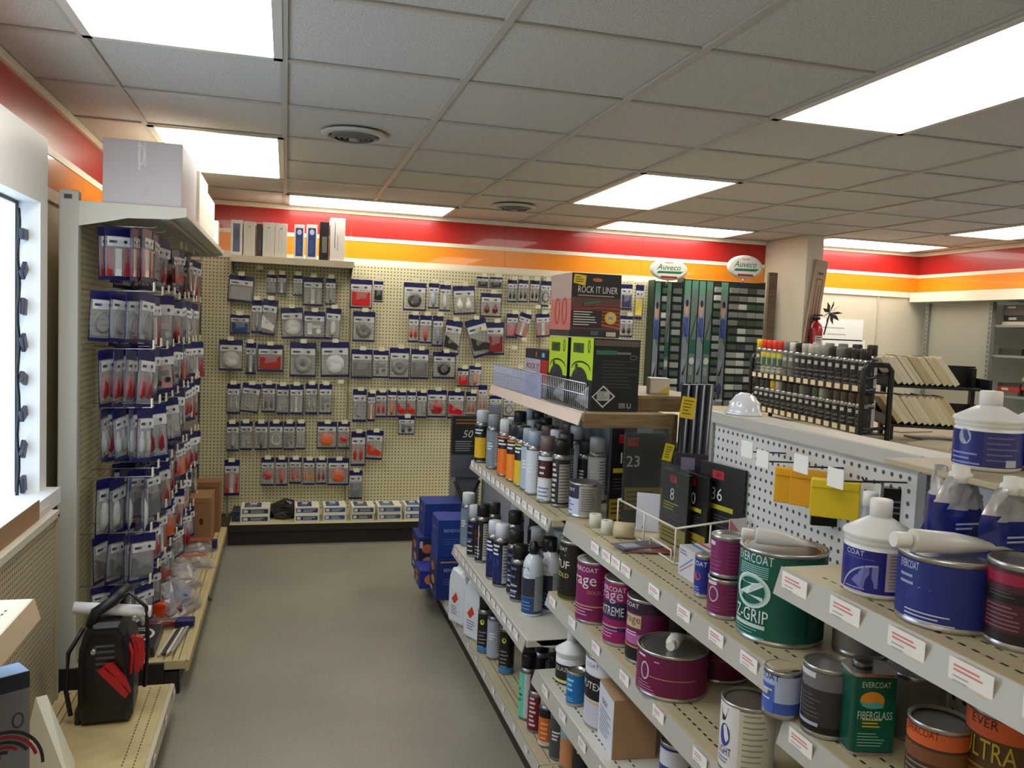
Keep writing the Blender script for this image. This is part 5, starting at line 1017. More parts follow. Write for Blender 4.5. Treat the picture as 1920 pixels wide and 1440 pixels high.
# ---- third shelf of the middle unit
Z3 = .4836
xj, yj, rj, hj = fit(1040, 1097, 1196, 1288, Z3)
jug(xj, yj, Z3, rj, hj, 'white bottle with black glaze label, far end of the white lower shelf', label_c=(34, 34, 32), turn=-.4, lab=(.03, .42), capr=.32, pr=lambda P, r, h: (P.text('GLAZE', -r*.2, h*.33, .013, (220, 214, 196)), P.rect(-r*2, h*.05, r*2, h*.11, (206, 206, 130))), body=(220, 222, 226))
fcan(1060, 1096, 1263, 1326, Z3, 'small bright blue tin in front of the white glaze bottle', body=(24, 112, 178), turn=-.4, pr=lambda P, r, h: (P.lines(-r*.7, h*.8, r*.2, 3, h*.14, (150, 210, 236), .5), P.lines(-r*.6, h*.25, r*.3, 2, h*.07, (140, 200, 230), .3)))
xp, yp, rp, hp = fit(1092, 1184, 1240, 1376, Z3)
paint_can(xp, yp, Z3, rp, hp, 'white and lilac putty tub with black band on the lower shelf', body=(196, 196, 216), turn=-.3, bands=((.40, .76, (26, 26, 28)), (.34, .37, (200, 184, 110)), (.78, 1, (220, 222, 228))), pr=lambda P, r, h: (P.text('COAT', -r*.5, h*.88, .012, (40, 70, 160)), P.text('PUTEX', -r*.52, h*.60, .020, (222, 220, 226), w=r*1.1), P.ring(r*.45, h*.56, r*.36, h*.10, .005, (120, 160, 130)), P.text('G', r*.45, h*.56, .014, (120, 160, 130)), P.poly([(r*.0, h*.34), (r*1.4, h*.34), (r*1.4, h*.10), (r*.5, h*.12)], (50, 44, 52)), P.ring(r*.6, h*.2, r*.22, h*.09, .005, (170, 176, 190)), P.rect(r*.2, h*.05, r*.9, h*.12, (150, 100, 76))))
p = onZ(1160, 1448, Z3); carton('shipping_carton', 'tan carton with large white label and black print on the lower shelf', 'box', p.x+.005, p.y+.06, Z3, .12, .14, .16, (170, 138, 106), side=lambda P, w, h: (P.rect(w*.0, 0, w*.98, h*.96, (212, 216, 230)), P.text('EASY', w*.4, h*.72, .016, (30, 32, 44)), P.lines(w*.1, h*.6, w*.85, 8, h*.06, (110, 116, 140), .35)), rz=-.1, rough=.6)
fcan(1233, 1290, 1400, 1500, Z3, 'blue and white can beside the tan carton, cut by the frame', body=(40, 50, 120), lid=(50, 48, 44), bands=((.6, .95, (206, 210, 222)),))
# ---- near unit, upper shelf
Z5 = 1.1806
xb, yb_, rb, hb = fit(1580, 1700, 945, 1125, Z5)
def bluebot(P, r, h): P.text('COAT', -r*.45, h*.46, .009, (196, 200, 230)); P.rect(-r*.9, h*.405, r*.2, h*.41, (120, 120, 150)); P.ring(r*.3, -h*.02, r*1.2, h*.38, .003, (170, 176, 196), a0=PI*.5, a1=PI*.93); P.poly([(-r*.5, h*.16), (-r*.1, h*.34), (r*.3, h*.36), (r*.3, h*.12), (-r*.2, h*.10)], (110, 116, 180)); P.rect(r*.5, h*.10, r*1.3, h*.50, (190, 176, 180)); P.lines(r*.6, h*.48, r*1.2, 11, h*.034, (120, 112, 120), .3); P.lines(-r*.7, h*.1, r*.2, 2, h*.03, (150, 160, 210), .4)
jug(xb, yb_, Z5, rb, hb, 'white bottle with blue label on the nearest shelf, cone shoulder', label_c=(22, 28, 128), turn=-.25, pr=bluebot, capr=.33, neck=.31)
xc_, yc_, rc_, hc_ = fit(1682, 1858, 1052, 1188, Z5)
def widebl(P, r, h):
    P.poly([(-r*.75, h*.35), (-r*.45, h*.56), (r*.0, h*.70), (r*1.3, h*.72), (r*1.3, h*.30), (r*.3, h*.38), (-r*.2, h*.55)], (176, 168, 172)); P.poly([(-r*.7, h*.3), (-r*.35, h*.5), (r*.1, h*.54), (r*1.3, h*.3), (r*1.3, .012), (-r*.7, .012)], (40, 48, 124))
    P.text('EVERCOAT', -r*.72, h*.84, .012, (200, 206, 232), w=r*.5); P.lines(-r*.95, h*.7, -r*.5, 2, h*.10, (150, 160, 200), .4); P.lines(-r*.75, h*.22, r*.35, 4, h*.055, (196, 200, 226), .35)
paint_can(xc_, yc_, Z5, rc_, hc_, 'wide low blue can with grey swoosh on the nearest shelf', body=(30, 44, 128), turn=-.1, pr=widebl)
tubet((xc_-.075, yc_+.0, Z5+hc_+.019), (xc_+.085, yc_-.02, Z5+hc_+.010), .018, 'large white tube lying across the wide blue can')
xm, ym, rm, hm = fit(1848, 1975, 1062, 1225, Z5)
paint_can(xm, ym, Z5, rm, hm, 'maroon and black can at the edge of the frame on the nearest shelf', body=(74, 30, 46), turn=-.2, bands=((.80, .95, (150, 24, 62)), (.54, .70, (22, 20, 22)), (0, .14, (28, 22, 24))), pr=lambda P, r, h: (P.lines(-r*.9, h*.5, r*.2, 6, h*.05, (130, 90, 100), .35), P.lines(-r*.8, h*.66, r*.0, 2, h*.04, (90, 80, 84), .3)))
def pouch(x0, y0, x1, y1, Y, label, seed, cap=True):
    p = onY((x0+x1)/2, y1, Y); q = onY(x0, y1, Y); r_ = onY(x1, y1, Y); tp = onY((x0+x1)/2, y0, Y); w_ = r_.x-q.x; h = tp.z-p.z
    t = thing('foil_pouch', label, 'pouch', (p.x, Y, p.z)); rr = random.Random(seed); b = MB(); n, m_ = 10, 12; foil = mat((214, 217, 224), .28, .45); bl = mat((24, 38, 132), .28, coat=.5)
    for sg in (1, -1):
        vs = []
        for j in range(m_+1):
            for i in range(n+1):
                u, v = i/n, j/m_; d = .028*math.sin(PI*u)**.6*(1-v*.75) if 0 < i < n else 0; ww = w_*(1 if v < .62 else 1-.45*(v-.62)/.38)
                vs.append(((u-.5)*ww, -sg*(d+(rr.uniform(-.006, .006) if 0 < i < n else 0)), v*h))
        i0 = len(b.v); b.v += vs
        for j in range(m_):
            for i in range(n): 
                b.f.append(tuple(i0+a for a in (j*(n+1)+i, j*(n+1)+i+1, (j+1)*(n+1)+i+1, (j+1)*(n+1)+i))); b.m.append(b.mi(foil if j/m_ > .60-.12*(i/n) else bl)); b.sm.append(True)
    b.build('pouch_body', t)
    if cap:
        MB().lathe([(.016, h*.92), (.018, h*.93), (.018, h*1.04), (.014, h*1.06), (.014, h*1.14), (.0001, h*1.15)], mat((222, 222, 220), .4), 22).build('spout_cap', t)
    P = PR(lambda u, v, l: (u, -.030-l*.0004, v)); P.lines(-w_*.3, h*.44, w_*.2, 2, h*.06, (200, 206, 232), .4); P.ell(w_*.12, h*.16, w_*.2, h*.08, (196, 190, 206)); P.ell(w_*.2, h*.14, w_*.12, h*.05, (70, 120, 210)); P.build('front_print', t)
    return t
pouch(1742, 893, 1838, 1035, 1.12, 'silver and blue foil pouch with white spout cap, farther one', 3)
pouch(1830, 915, 1945, 1060, 1.02, 'silver and blue foil pouch with white spout cap at the frame edge', 5)
pouch(1735, 872, 1768, 1035, 1.17, 'narrow side-on foil pouch with striped blue edge', 8, cap=False)
# squeeze bottle behind the white bottle
xs_, ys_, rs_, hs_ = fit(1601, 1641, 865, 1010, Z5)
pz = onY(1620, 1010, 1.31)
jug(pz.x, 1.30, Z5, .017, .145, 'slim blue squeeze bottle with a white cap behind the cone shouldered bottle', label_c=(34, 50, 150), capr=.8, neck=.6, cone=False, body=(150, 156, 166), lab=(.05, .55))
pz = onY(1764, 1000, 1.27); jug(pz.x, 1.235, Z5, .013, .06, 'tiny white spout bottle in front of the foil pouches', label_c=(210, 210, 210), capr=.7, neck=.6, cone=False)
# top ledge bottle
pt_ = onX(1845, 888, 1.18); 
MB().bbox(1.075, .25, 1.379, 1.29, 1.30, 1.39, mat((176, 164, 136), .5), .002).build('upper_board', u3)
ZU = 1.3906
xt, yt_, rt, ht = fit(1790, 1905, 735, 885, ZU)
jug(xt, yt_, ZU, rt, ht, 'white bottle with wide blue label standing alone on the highest near shelf', label_c=(26, 34, 118), turn=-.2, capr=.34, neck=.33, pr=lambda P, r, h: (P.ell(-r*.5, h*.42, r*.22, h*.1, (150, 160, 176)), P.rect(r*.1, h*.06, r*1.4, h*.50, (52, 52, 112)), P.lines(r*.2, h*.44, r*1.2, 5, h*.07, (96, 100, 150), .3), P.lines(-r*1.0, h*.22, r*.05, 3, h*.06, (130, 140, 220), .4), P.rect(r*.75, h*.07, r*1.1, h*.16, (180, 184, 200))))
jug(xt+.11, yt_-.02, ZU, rt*.97, ht, 'second white and blue bottle at the frame edge on the highest near shelf', label_c=(26, 34, 118), turn=-.2, capr=.34, neck=.33)
# ---- near unit, second shelf
Z6 = .8906
fcan(1428, 1498, 1262, 1350, Z6, 'light blue labelled can at the far end of the near lower shelf', body=(170, 186, 222), turn=-.3, bands=((0, .3, (60, 90, 180)),), pr=lambda P, r, h: (P.text('COAT', -r*.5, h*.86, .012, (30, 44, 130)), P.rect(-r*1.2, h*.1, -r*.1, h*.7, (70, 100, 190)), P.lines(-r*1.0, h*.6, -r*.2, 3, h*.1, (220, 226, 244), .3)))
x, y, r, h = fit(1500, 1592, 1256, 1388, Z6)
paint_can(x, y, Z6, r, h, 'grey and black can with white corner frame beside the green tin', body=(52, 50, 52), turn=-.4, bands=((.72, 1, (110, 110, 116)), (0, .12, (20, 18, 20))), pr=lambda P, r, h: (P.rect(-r*1.1, h*.84, -r*.1, h*.92, (206, 208, 220)), P.rect(-r*1.1, h*.2, -r*.95, h*.62, (176, 180, 206)), P.rect(-r*1.1, h*.16, r*.1, h*.21, (176, 180, 206)), P.lines(-r*.8, h*.6, r*.2, 6, h*.06, (96, 92, 90), .3)))
p = onZ(1592, 1415, Z6); qx = onZ(1684, 1420, Z6)
def fiber(P, w, h):
    P.rect(0, 0, w, h, (10, 92, 72)); P.ell(w*.42, h*.70, w*.30, h*.115, (226, 150, 50)); P.poly([(w*.12, h*.69), (w*.3, h*.655), (w*.5, h*.68), (w*.72, h*.65), (w*.68, h*.6), (w*.42, h*.585), (w*.18, h*.62)], (90, 176, 176)); P.text('EVERCOAT', w*.5, h*.91, .010, (220, 230, 226), w=w*.7); P.text('FIBERGLASS', w*.5, h*.50, .014, (206, 226, 220), w=w*.85); P.lines(w*.2, h*.45, w*.8, 3, h*.045, (206, 190, 60), .45); P.lines(w*.1, h*.26, w*.85, 5, h*.04, (130, 190, 170), .35)
hgt = onD(1640, 1262, math.hypot((p.x+qx.x)/2, (p.y+qx.y)/2)).z-Z6
def rcan(x, y, z, w_, d_, h, label, fn, c, rz):
    t = thing('solvent_can', label, 'can', (x, y, z), rz); b = MB(); m = mat(c, .35, coat=.3)
    n = 6; rr_ = .012
    def outline(ins):
        pts = []
        for cx, cy, a0 in ((w_-rr_, rr_, -PI/2), (w_-rr_, d_-rr_, 0), (rr_, d_-rr_, PI/2), (rr_, rr_, PI)):
            for i in range(n+1): a = a0+PI/2*i/n; pts.append((cx+(rr_-ins)*math.cos(a), cy+(rr_-ins)*math.sin(a)))
        return pts
    b.prism(outline(.001), .004, h-.006, m, 'z'); b.build('can_body', t)
    MB().prism(outline(-.001), h-.007, h-.001, STEEL, 'z').build('top_rim', t); MB().prism(outline(-.001), 0, .005, STEEL, 'z').build('bottom_rim', t)
    MB().lathe([(.017, h-.001), (.017, h+.012), (.0001, h+.013)], DSTEEL, 20, (w_*.35, d_*.5)).build('cap', t)
    P = PR(lambda u, v, l: (rr_*.3+u, -.0006-l*LIFT, .006+v)); fn(P, w_-rr_*.6, h-.014); P.build('front_label', t); return t
rcan(p.x, p.y, Z6, (qx-p).length*.93, .065, hgt, 'upright green rectangular can with orange sun emblem', fiber, (8, 78, 64), -.25)
x, y, r, h = fit(1695, 1806, 1365, 1520, Z6)
paint_can(x, y, Z6, r, h, 'brown and orange can with dark lid, lower corner of the frame', body=(70, 50, 40), turn=-.3, lid=(46, 44, 40), bands=((.78, 1, (206, 96, 48)), (.55, .74, (120, 76, 48))), pr=lambda P, r, h: (P.text('EVERCOAT', -r*.3, h*.9, .012, (120, 30, 24), w=r*1.2), P.lines(-r*.9, h*.5, r*.3, 5, h*.07, (140, 130, 120), .3)))
x, y, r, h = fit(1806, 1950, 1345, 1560, Z6)
paint_can(x, y, Z6, r, h, 'large orange topped can wrapped in blue film, cut by the frame corner', body=(90, 66, 40), turn=-.3, lid=(70, 84, 120), bands=((.80, 1, (214, 96, 48)),), pr=lambda P, r, h: (P.text('EVER', -r*.3, h*.9, .014, (60, 30, 30)), P.text('ULTRA', -r*.2, h*.66, .03, (206, 180, 60), w=r*1.4), P.lines(-r*.9, h*.5, r*.3, 5, h*.06, (160, 120, 60), .3)))
# a shadowed row of cans under the nearest shelf
Z7 = .6006
for k, (x0, x1, yt, yb) in enumerate(((1450, 1520, 1440, 1560),)):
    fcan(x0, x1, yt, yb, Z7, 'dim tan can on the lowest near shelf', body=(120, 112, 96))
fcan(1448, 1520, 1322, 1392, .7456, 'dark lidded can between the cream can and the grey black can', body=(150, 150, 160), lid=(50, 50, 44)) if False else None
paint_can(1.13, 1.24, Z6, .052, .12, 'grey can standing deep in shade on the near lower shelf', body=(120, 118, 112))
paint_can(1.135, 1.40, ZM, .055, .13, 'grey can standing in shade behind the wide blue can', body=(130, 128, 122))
# ---- goods on the spine pegboard
def hookx(y, z, label, ln=.10, tag=True):
    t = thing('peg_hook', label, 'hook', (SP, y, z), 0, 'black hooks on the spine pegboard')
    MB().tube([(0, 0, 0), (-ln, 0, .004), (-ln-.006, 0, .012)], .002, BLACK, 6).build('wire', t)
    if tag: MB().box(-ln-.010, -.026, -.01, -ln-.008, .026, .030, PAPER).build('price_tag', t)
    return t
def spx(px, py, X=SP): return onX(px, py, X)
for k, (px, py) in enumerate(((1440, 850), (1470, 868), (1545, 878), (1612, 905))):
    p = spx(px, py, SP-.05); hookx(p.y, p.z, 'black wire hook with white price tag on the spine board, %s along' % ORD[k])
for k, (px, py) in enumerate(((1700, 905),)):
    p = spx(px, py); hookx(p.y, p.z, 'bare black wire hook near the end of the spine board', tag=False)
def squeegee(x0, y0, x1, y1, c, label, rz):
    a = spx(x0, y0, SP-.06); b_ = spx(x1, y1, SP-.06); ww = .10; t = thing('squeegee', label, 'squeegee', ((a.x+b_.x)/2, (a.y+b_.y)/2, a.z), rz)
    h = .085; m = mat(c, .35); MB().bbox(-ww/2, -.003, -h, ww/2, .003, 0, m, .002).build('blade', t); MB().bbox(-ww/2, -.007, -.022, ww/2, .007, -.002, m, .003).build('grip', t)
    return t
squeegee(1462, 868, 1530, 925, (236, 176, 26), 'amber plastic squeegee on the left hook of the spine board', -.75)
squeegee(1490, 872, 1560, 930, (226, 160, 22), 'amber plastic squeegee hanging behind the first', -.95)
squeegee(1530, 888, 1605, 955, (236, 208, 36), 'bright yellow plastic squeegee nearest to the white bottle', -.7)
for k, (x0, y0, x1, y1, Y, c, lb) in enumerate(((1443, 880, 1472, 950, 2.02, (206, 210, 212), 'white strip pack with teal line under the first tag'), (1468, 920, 1486, 965, 1.95, (200, 200, 206), 'narrow white strip pack below the amber squeegee'))):
    tagcard(x0, y0, x1, y1, Y*.96, c, lb, lambda P, w, h: P.rect(w*.1, 0, w*.2, h, (90, 150, 170)))
pack(1520, 936, 1580, 985, 1.62, (28, 28, 32), 'small black pack hanging under the yellow squeegee', None, rz=-.4)
pack(1652, 915, 1728, 990, 1.42, (34, 34, 38), 'black boxed tool pack with pale lettering at the end of the spine board', lambda P, w, h: (P.lines(w*.15, h*.7, w*.75, 3, h*.14, (120, 120, 124), .3),), rz=-.5, th=.03)
# ================================================================== COUNTER AND BACK AREA
ct = thing('sales_counter', 'long tan counter behind the aisle shelves, carrying the spray rack', 'counter', (0, 0, 0))
ZK = 1.11
MB().bbox(1.75, 2.9, ZK-.03, 3.9, 5.35, ZK, mat((190, 176, 148), .5), .004).build('counter_top', ct)
MB().box(1.80, 3.05, .0, 3.85, 5.30, ZK-.031, mat((110, 96, 76), .5)).build('counter_body', ct)
# bowl shaped white shell on the spine rail
p = onX(1390, 788, SP+.04); t = thing('plastic_dome', 'glossy white ribbed plastic dome on top of the spine rail', 'cover', (SP+.045, p.y, 1.4105))
MB().lathe([(.098, 0), (.10, .004), (.088, .008), (.086, .02), (.074, .05), (.05, .078), (.02, .09), (.0001, .092)], mat((226, 230, 240), .18, coat=.6), 36).build('shell', t); t.scale = (.5, .62, .66); t.location = (SP+.035, p.y-.02, 1.3875)
for k in range(5): MB().tube([(-.07+.001*k, -.04+.02*k, .045), (0, -.035+.0175*k, .088), (.07, -.04+.02*k, .045)], .004, mat((232, 236, 244), .2), 6).build('rib', t)
# spray rack
def atd(px, py, depth): d = ray(px, py); return Vector((0, 0, EYE))+d*(depth/d.dot(CF))
zr1 = EYE-.225; RL = onZ(1410, 703, zr1); RR = onZ(1617, 733, zr1); dv = (RR-RL); Lr = dv.length; ang = math.atan2(dv.y, dv.x)
t = thing('spray_rack', 'black two tier wire rack full of small spray cans on the counter', 'rack', (RL.x, RL.y, ZK), ang)
BM = mat((20, 20, 22), .35); z1 = zr1-ZK; z2 = z1-.235
zd1 = z1-.005; zd2 = .062
for zz, nm in ((zd1, 'upper_tier'), (zd2, 'lower_tier')):
    o = MB().box(0, 0, zz-.006, Lr, .13, zz, BM).build(nm, t)
    MB().box(0, -.004, zz-.004, Lr, 0, zz+.030, mat((40, 38, 36), .5)).build('price_rail', o)
    for k in range(15): 
        q = MB().box(-.024, -.0015, -.013, .024, 0, .013, mat((226, 214, 180), .5)).build('price_tag', o) if k == 0 else link('price_tag', q.data, o)
        q.location = (Lr*(k+.5)/15.2, -.0045, zz+.013)
    MB().tube([(0, 0, zz+.075), (Lr, 0, zz+.075)], .003, BM, 6).build('guard_wire', o)
for xx in (0.0, Lr+.01):
    MB().tube([(xx, -.006, 0), (xx, -.006, z1+.10), (xx, .01, z1+.125), (xx, .115, z1+.125), (xx, .135, z1+.10), (xx, .135, 0)], .013, BM, 10).build('side_frame', t)
    MB().tube([(xx, 0, z1+.05), (xx, .13, z1+.09)], .008, BM).tube([(xx, 0, zd2+.02), (xx, .13, zd2+.03)], .008, BM).build('side_brace', t)
ctx = Matrix.Translation(t.location) @ Matrix.Rotation(ang, 4, 'Z')
cc1 = [(222, 196, 40), (226, 60, 36), (230, 62, 34), (232, 64, 36), (216, 46, 36), (120, 126, 122), (222, 222, 214), (30, 30, 34), (196, 196, 188), (202, 200, 192), (176, 176, 170), (150, 150, 146), (40, 40, 44), (120, 124, 120), (60, 52, 52), (40, 36, 38), (44, 40, 40)]
bcs1 = [(70, 72, 60)]+[(150, 156, 140)]*4+[(110, 112, 108)]*2+[(60, 62, 62)]+[(36, 36, 38)]*9
nm_ = {0: 'yellow', 5: 'grey', 6: 'white', 7: 'black'}
for tier, zz, cl, bl in ((0, zd1, cc1, bcs1), (1, zd2, [(40, 40, 42), (60, 60, 62), (44, 44, 46), (200, 180, 60), (180, 180, 180), (52, 48, 50), (46, 44, 46), (60, 58, 58), (120, 130, 118), (50, 56, 50), (70, 90, 66), (150, 156, 146), (70, 62, 62), (84, 76, 74), (80, 72, 66), (74, 66, 60), (60, 54, 52)], [(34, 34, 36)]*17)):
    for k in range(17):
        w3 = ctx @ Vector((Lr*(k+.5)/17.2, .034, zz))
        c3 = cl[k]; cn = 'red' if c3[0] > 200 and c3[1] < 90 else ('yellow' if c3[0] > 190 and c3[2] < 90 else ('white' if min(c3) > 190 else ('grey' if max(c3) > 100 else 'dark')))
        spray_can(w3.x, w3.y, w3.z+.0005, 'small %s capped can, %s tier of the counter rack, %s from the far end' % (cn, ('upper', 'lower')[tier], ORD[k]), body=bl[k], cap=c3, h=(.215-.0016*k if tier == 0 else .175), r=.031, turn=-.2, name='spray_can', pr=(lambda P, r, h: (P.rect(-r*3, h*.72, r*3, h*.86, (196, 190, 60)), P.rect(-r*.6, h*.45, r*.6, h*.68, (60, 100, 70)), P.lines(-r*.6, h*.4, r*.6, 3, .02, (200, 205, 195), .5))) if bl[k] == (150, 156, 140) else (lambda P, r, h: (P.rect(-r*.8, h*.66, -r*.1, h*.78, (190, 192, 190)), P.lines(-r*.6, h*.5, r*.7, 3, .022, (120, 122, 122), .4))))
        if k % 2 == 0:
            w4 = ctx @ Vector((Lr*(k+1)/18.5, .097, zz)); spray_can(w4.x, w4.y, w4.z+.0005, 'small can in the back row, %s tier of the counter rack, %s one' % (('upper', 'lower')[tier], ORD[k//2]), body=(40, 40, 42), cap=cl[min(16, k+1)], h=(.21 if tier == 0 else .178), r=.028)
# catalogue rack
p = onZ(1700, 835, ZK); base = thing('catalog_rack', 'dark slanted two tier rack holding fanned paper catalogs', 'rack', (2.98, 3.60, ZK), -.45)
MB().prism([(0, .05), (.45, .05), (.45, .30), (.43, .33), (.43, .07), (.02, .07), (.02, .10), (0, .10)], 0, .55, BM, 'x') if False else None
def trough(z, y):
    MB().box(0, y, z, .50, y+.26, z+.012, BM).box(0, y, z, .012, y+.26, z+.06, BM).box(.488, y, z, .50, y+.26, z+.06, BM).box(0, y+.25, z, .5, y+.262, z+.12, BM).build('trough', base)
trough(.07, 0); trough(.27, .05)
for x in (.02, .46): MB().box(x, .02, 0, x+.02, .04, .07, BM).box(x, .22, 0, x+.02, .26, .38, BM).build('leg', base)
bx = Matrix.Translation(base.location) @ Matrix.Rotation(-.45, 4, 'Z')
for tier, (z, y) in enumerate(((.084, .02), (.284, .07))):
    x = .03
    for k in range(11):
        th = random.uniform(.020, .030); c = random.choice([(232, 220, 184), (222, 206, 164), (238, 230, 204), (206, 186, 140)])
        w3 = bx @ Vector((x+.03, y, z)); 
        t = thing('catalog', 'fanned cream paper catalog, %s tier, %s from its far side' % (('lower', 'upper')[tier], ORD[k]), 'catalog', tuple(w3), 0, 'paper catalogs in the slanted rack', (0, -.62, -.45))
        MB().bbox(0, 0, 0, th-.003, .20, .165, mat(c, .7, kind='pages'), .001).build('page_block', t); MB().box(th-.003, 0, 0, th-.001, .20, .168, mat(random.choice([(240, 236, 222), (60, 56, 50), (226, 216, 190)]), .5)).build('cover', t)
        x += th/math.cos(.62)*.98
# papers on the counter
for k, (px, py, rz) in enumerate(((1690, 812, .2), (1740, 828, -.1), (1600, 822, .1), (1480, 790, .3), (1780, 845, .4))):
    p = onZ(px, py, ZK); carton('paper_stack', 'thin pile of papers on the counter, %s from the far end' % ORD[k], 'papers', p.x, p.y, ZK+.0006, .26, .2, .006+.002*k, (206, 196, 176), rz=rz, rough=.7, bev=0)
p = onZ(1605, 825, ZK); t = thing('red_knob', 'small red cap lying on the counter by the rack foot', 'cap', (p.x, p.y, ZK)); MB().lathe([(.026, 0), (.026, .012), (.018, .022), (.0001, .023)], mat((206, 40, 34), .4), 20).build('cap_body', t)
# ---- green parts cabinets at the striped wall
def cab(px0, px1, py0, Y, label, cols):
    a = onY(px0, py0, Y); b_ = onY(px1, py0, Y); t = thing('parts_display', label, 'display rack', (a.x, Y, 0)); W_ = b_.x-a.x; H = a.z
    GN = mat((30, 54, 46), .4); MB().box(0, .0, 0, W_, .10, H, mat((40, 48, 44), .45)).box(-.008, -.02, 0, 0, .10, H+.01, GN).box(W_, -.02, 0, W_+.008, .10, H+.01, GN).build('cabinet', t)
    x = 0
    for kind, wf in cols:
        w_ = W_*wf
        P = PR(flat(x, -.02, 0)); bm_ = MB().box(x+.003, -.018, .9, x+w_-.003, -.001, H, GN if kind != 'bins' else mat((30, 40, 36), .5)); o = bm_.build('sign_strip' if kind != 'bins' else 'bin_column', t)
        if kind == 'pic':
            P.rect(.005, .9, w_-.005, H-.01, (128, 140, 146)); P.rect(.005, H-.13, w_-.005, H-.01, (96, 150, 124)); P.ell(w_*.45, H-.25, w_*.3, .06, (196, 158, 146)); P.ell(w_*.5, H-.2, w_*.2, .03, (34, 30, 32)); P.poly([(w_*.1, H-.48), (w_*.9, H-.48), (w_*.8, H-.32), (w_*.2, H-.32)], (64, 84, 160)); P.poly([(.008, H-.36), (w_-.01, H-.52), (w_-.01, H-.55), (.008, H-.38)], (30, 30, 34))
            for i in range(3): P.ell(w_*.4, H-.72-.2*i, w_*.3, .06, ((150, 160, 176), (76, 70, 130), (110, 116, 130))[i]); P.poly([(w_*.2, H-.8-.2*i), (w_*.5, H-.8-.2*i), (w_*.8, H-.68-.2*i)], (30, 32, 34))
            P.rect(.005, H-1.02, w_-.005, H-1.0, (210, 212, 214)); P.build('strip_print', o)
        elif kind == 'tool':
            P.rect(.005, .9, w_-.005, H-.01, (104, 122, 112)); P.rect(.005, H-.08, w_-.005, H-.01, (96, 140, 116)); P.poly([(w_*.1, H-.5), (w_*.25, H-.5), (w_*.9, H-.3), (w_*.9, H-.27)], (34, 36, 38)); P.rect(.005, H-.62, w_-.005, H-.5, (24, 96, 76)); P.ell(w_*.5, H-.68, w_*.35, .03, (200, 210, 206))
            for i in range(4): P.rect(w_*.2, H-.80-.13*i, w_*.7, H-.73-.13*i, random.choice([(96, 86, 80), (70, 60, 120), (140, 150, 146)]))
            P.poly([(w_*.05, H-1.2), (w_*.2, H-1.2), (w_*.9, H-1.0), (w_*.9, H-.97)], (30, 30, 60)); P.build('strip_print', o)
        else:
            nz = 15; bins_in = max(1, int(w_/.07))
            for i in range(nz):
                for j in range(bins_in):
                    z = H-.03-(i+1)*.068; bw_ = (w_-.01)/bins_in; c = random.choice([(84, 96, 86), (116, 124, 118), (150, 156, 150), (60, 86, 68), (196, 202, 194), (60, 66, 62)])
                    q = MB().bbox(x+.005+j*bw_, -.05, z, x+.005+(j+1)*bw_-.004, -.019, z+.045, mat(c, .2, coat=.5), .003).build('blister_pack', t)
        x += w_
    return t, W_, H
SP_ = [('pic', .16), ('bins', .15), ('tool', .15), ('bins', .54)]
ca, Wa, Ha = cab(1227, 1277, 527, 6.39, 'green parts display under the first oval sign, beside the cream pegboard', [('pic', .24), ('bins', .2), ('tool', .2), ('bins', .36)])
cb_, Wb, Hb = cab(1282, 1432, 523, 6.39, 'wide green parts display with picture strips under the second oval sign', [('pic', .09), ('tool', .09), ('pic', .09), ('tool', .09), ('bins', .09), ('pic', .10), ('bins', .45)])
def oval(px, py, wpx, hpx, Y, label, lit):
    c = onY(px, py, Y); w_ = onY(px+wpx/2, py, Y).x-onY(px-wpx/2, py, Y).x; h = onY(px, py-hpx/2, Y).z-onY(px, py+hpx/2, Y).z
    t = thing('oval_sign', label, 'sign', tuple(c)); b = MB().lathe([(.0001, -.02), (.92, -.02), (1, -.012), (1, .0)], mat((206, 208, 200), .4), 36, ax='y'); b.v = [(x*w_/2, y, z*h/2) for x, y, z in b.v]; b.build('sign_body', t)
    P = PR(flat(0, -.0205, 0)); P.ell(0, 0, w_*.44, h*.42, (214, 216, 208)); P.poly([(-w_*.28, -h*.08), (w_*.38, -h*.06), (w_*.30, -h*.17), (-w_*.34, -h*.19)], (24, 110, 72)); P.text('Auveco', -.0, h*.12, h*.26, (24, 96, 64), w=w_*.62, sh=.3); P.rect(-w_*.12, h*.31, w_*.1, h*.34, (190, 110, 110)); P.rect(-w_*.22, -h*.40, w_*.22, -h*.30, (150, 40, 36)); P.build('sign_print', t)
    MB().tube([(0, .0, -h*.5), (0, .04, -h*.5-.05)], .008, STEEL).build('stem', t); return t
oval(1253, 506, 70, 40, 6.33, 'white oval sign with green script, above the display beside the pegboard', 1)
oval(1396, 501, 66, 44, 6.33, 'white oval sign with green script, above the wide green display', 0)
# leaning plank, board and thermometer at the wall stub
t = thing('wooden_plank', 'narrow brown wooden plank standing beside the green display', 'plank', (onY(1440, 560, 5.90).x, 5.90, 0)); MB().bbox(0, 0, 0, .075, .03, onY(1450, 511, 5.9).z, mat((112, 92, 66), .6, kind='wood'), .002).build('board', t)
t = thing('thermometer_board', 'tan wall board with long red outlined gauge leaning by the column', 'sign', (4.085, 5.972, EYE-.13), 0, None, (0, .11, 0))
MB().bbox(-.01, 0, .1, .10, .02, .80, mat((168, 152, 126), .5), .002).build('board', t)
P = PR(flat(0, -.0004, .12)); 
for a in ((.015, .04, .022, .52), (.068, .04, .075, .52), (.015, .52, .075, .528)): P.rect(*a, (150, 44, 34))
P.ring(.045, .05, .03, .03, .007, (150, 44, 34), a0=PI, a1=2*PI); P.rect(.04, .06, .048, .48, (120, 90, 70)); P.lines(.052, .47, .064, 18, .024, (110, 84, 66), .2); P.rect(.02, .56, .07, .58, (90, 60, 44)); P.build('gauge_print', t)
